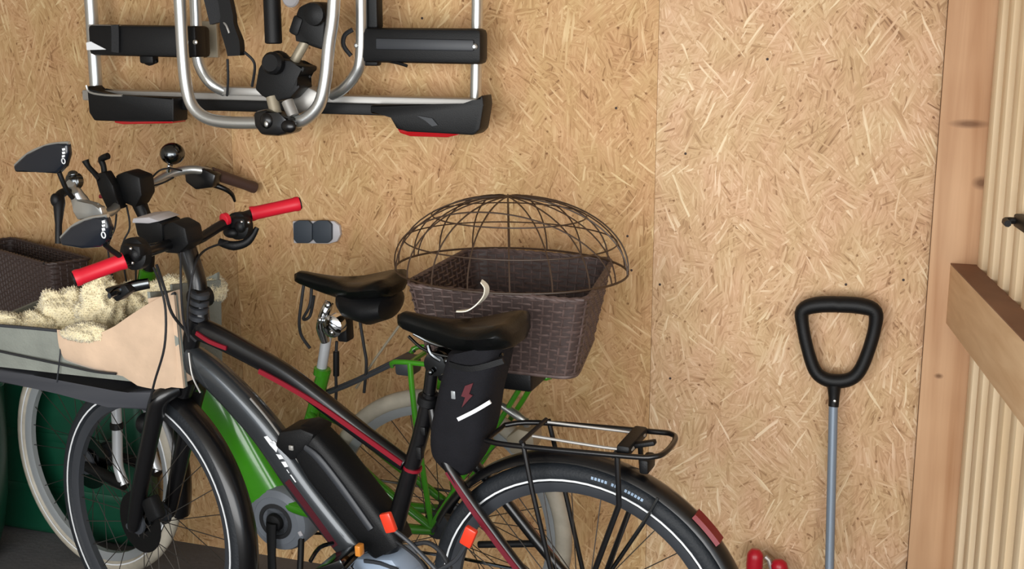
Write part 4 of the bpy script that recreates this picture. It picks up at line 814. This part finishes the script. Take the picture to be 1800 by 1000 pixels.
# ------------------------------------------------------------------ long-handled shovel leaning on the wall
H0 = U(1458, 1000, -.06); F0 = V((H0.x+.012, -.26, 0))
sh = thing('long_handled_shovel', 'long grey shaft with a black D-shaped grip, leaning on the wall beside the post', 'garden tool', F0)
hp = [((1476, 535), .0205), ((1515, 538), .0205), ((1538, 548), .0185), ((1538, 575), .0160), ((1527, 615), .0158), ((1512, 650), .0165), ((1495, 666), .0175), ((1470, 670), .0185), ((1448, 665), .0175), ((1432, 650), .0165), ((1420, 615), .0158), ((1411, 572), .0160), ((1411, 546), .0185), ((1435, 536), .0205)]
MB().tube([U(*p, -.055)-F0 for p, r in hp], [r for p, r in hp], 14, 4, closed=True).build('grip', M_['matte'], sh)
top = U(1466, 700, -.058)-F0; fer = U(1465, 714, -.060)-F0; low = V((0, .02, .16))
MB().tube([U(1466, 676, -.056)-F0, top, fer], [.018, .0135, .0130], 14, 2).build('ferrule', M_['matte'], sh)
MB().lathe(U(1467, 705, -.074)-F0, (0, -1, 0), ((.004, 0), (.004, .002), (.002, .003)), 10).build('rivet', M_['silver'], sh)
MB().tube([U(1465, 708, -.059)-F0, U(1458, 1000, -.11)-F0, low], .0115, 14).build('shaft', M_['steel'], sh)
MB().tube([low+V((0, 0, .06)), low+V((0, -.005, -.06))], .016, 14).build('socket', M_['matte'], sh)
bl_ = MB(); rg = []
for i in range(11):
    x = -.20+.04*i; cv = .03*(1-(x/.20)**2)
    rg.append([V((x, .03+cv, .19)), V((x, .02+cv*.6, .10)), V((x, -.02, .002)), V((x, -.024, .002)), V((x, .014+cv*.6, .10)), V((x, .024+cv, .19))])
bl_.rings(rg).build('blade', M_['steel'], sh)

# ------------------------------------------------------------------ red-handled loppers by the wall foot
G0 = U(1348, 1000, -.07); G0 = V((G0.x, -.09, 0))
lp = thing('garden_loppers', 'pair of red handle grips standing at the foot of the wall', 'garden tool', G0)
for (pa, pb2, s) in (((1328, 968), (1325, 1010), -1), ((1368, 986), (1375, 1020), 1)):
    a = U(*pa, -.08)-G0; b_ = U(*pb2, -.08)-G0; c_ = V((s*.012, .0, .09))
    MB().tube([a+V((0, .002, .004)), a+(b_-a)*.15, a+(b_-a)*.6, b_], [.010, .021, .022, .019], 14, 3).build('red_grip', mat('red handle plastic', (178, 22, 40), .35), lp)
    MB().tube([b_, c_], .009, 10).build('arm', M_['matte'], lp)
MB().tube([U(1345, 978, -.08)-G0, U(1356, 1000, -.08)-G0, V((.0, 0, .10))], .006, 8, 2).build('spring_rod', M_['alu'], lp)
MB().prism([V((-.018, 0, .10)), V((.018, 0, .10)), V((.014, 0, .05)), V((.004, 0, .002)), V((-.006, 0, .002)), V((-.016, 0, .05))], (0, .006, 0), .001).build('blade', M_['dchrome'], lp)

# ------------------------------------------------------------------ green plastic vessels on the left
tk = thing('water_tank', 'flat dark green plastic water tank behind the front wheels', 'water tank', V((-2.535, -.062, 0)))
MB().box((0, 0, .34), (.63, .085, .68), bev=.03, seg=4).build('body', M_['barrel'], tk)
for z_ in (.16, .34, .52): MB().box((0, -.040, z_), (.56, .012, .03), bev=.005).build('rib', M_['barrel'], tk)
MB().lathe((.12, 0, .68), (0, 0, 1), ((.032, -.005), (.032, .02), (.028, .026), (.01, .028)), 24).build('screw_cap', M_['matte'], tk)
tub = thing('garden_tub', 'dark green rounded plastic tub cut by the left edge', 'tub', V((-2.79, -.36, 0)))
MB().lathe((0, 0, 0), (0, 0, 1), ((.13, 0), (.16, .012), (.185, .09), (.205, .20), (.215, .34), (.222, .60), (.232, .61), (.232, .635), (.212, .635), (.205, .34), (.17, .08), (.01, .05)), 48).build('body', M_['barrel'], tub)
for s in (1, -1): MB().tube([V((s*.225, -.04, .58)), V((s*.262, -.03, .585)), V((s*.262, .03, .585)), V((s*.225, .04, .58))], .009, 10, 4).build('handle', M_['barrel'], tub)
# arms that carry the dark basket on the green bicycle's head tube
IG = GM.inverted()
for yy in (-.035, -.085): MB().tube([IG @ (WM @ V((.004, yy, .10))), IG @ (WM @ V((-.06, yy, .10))), V((.90, .02*(1 if yy > -.05 else -1), .90))], .006, 8, 3).build('basket_arm', M_['matte'], gb)
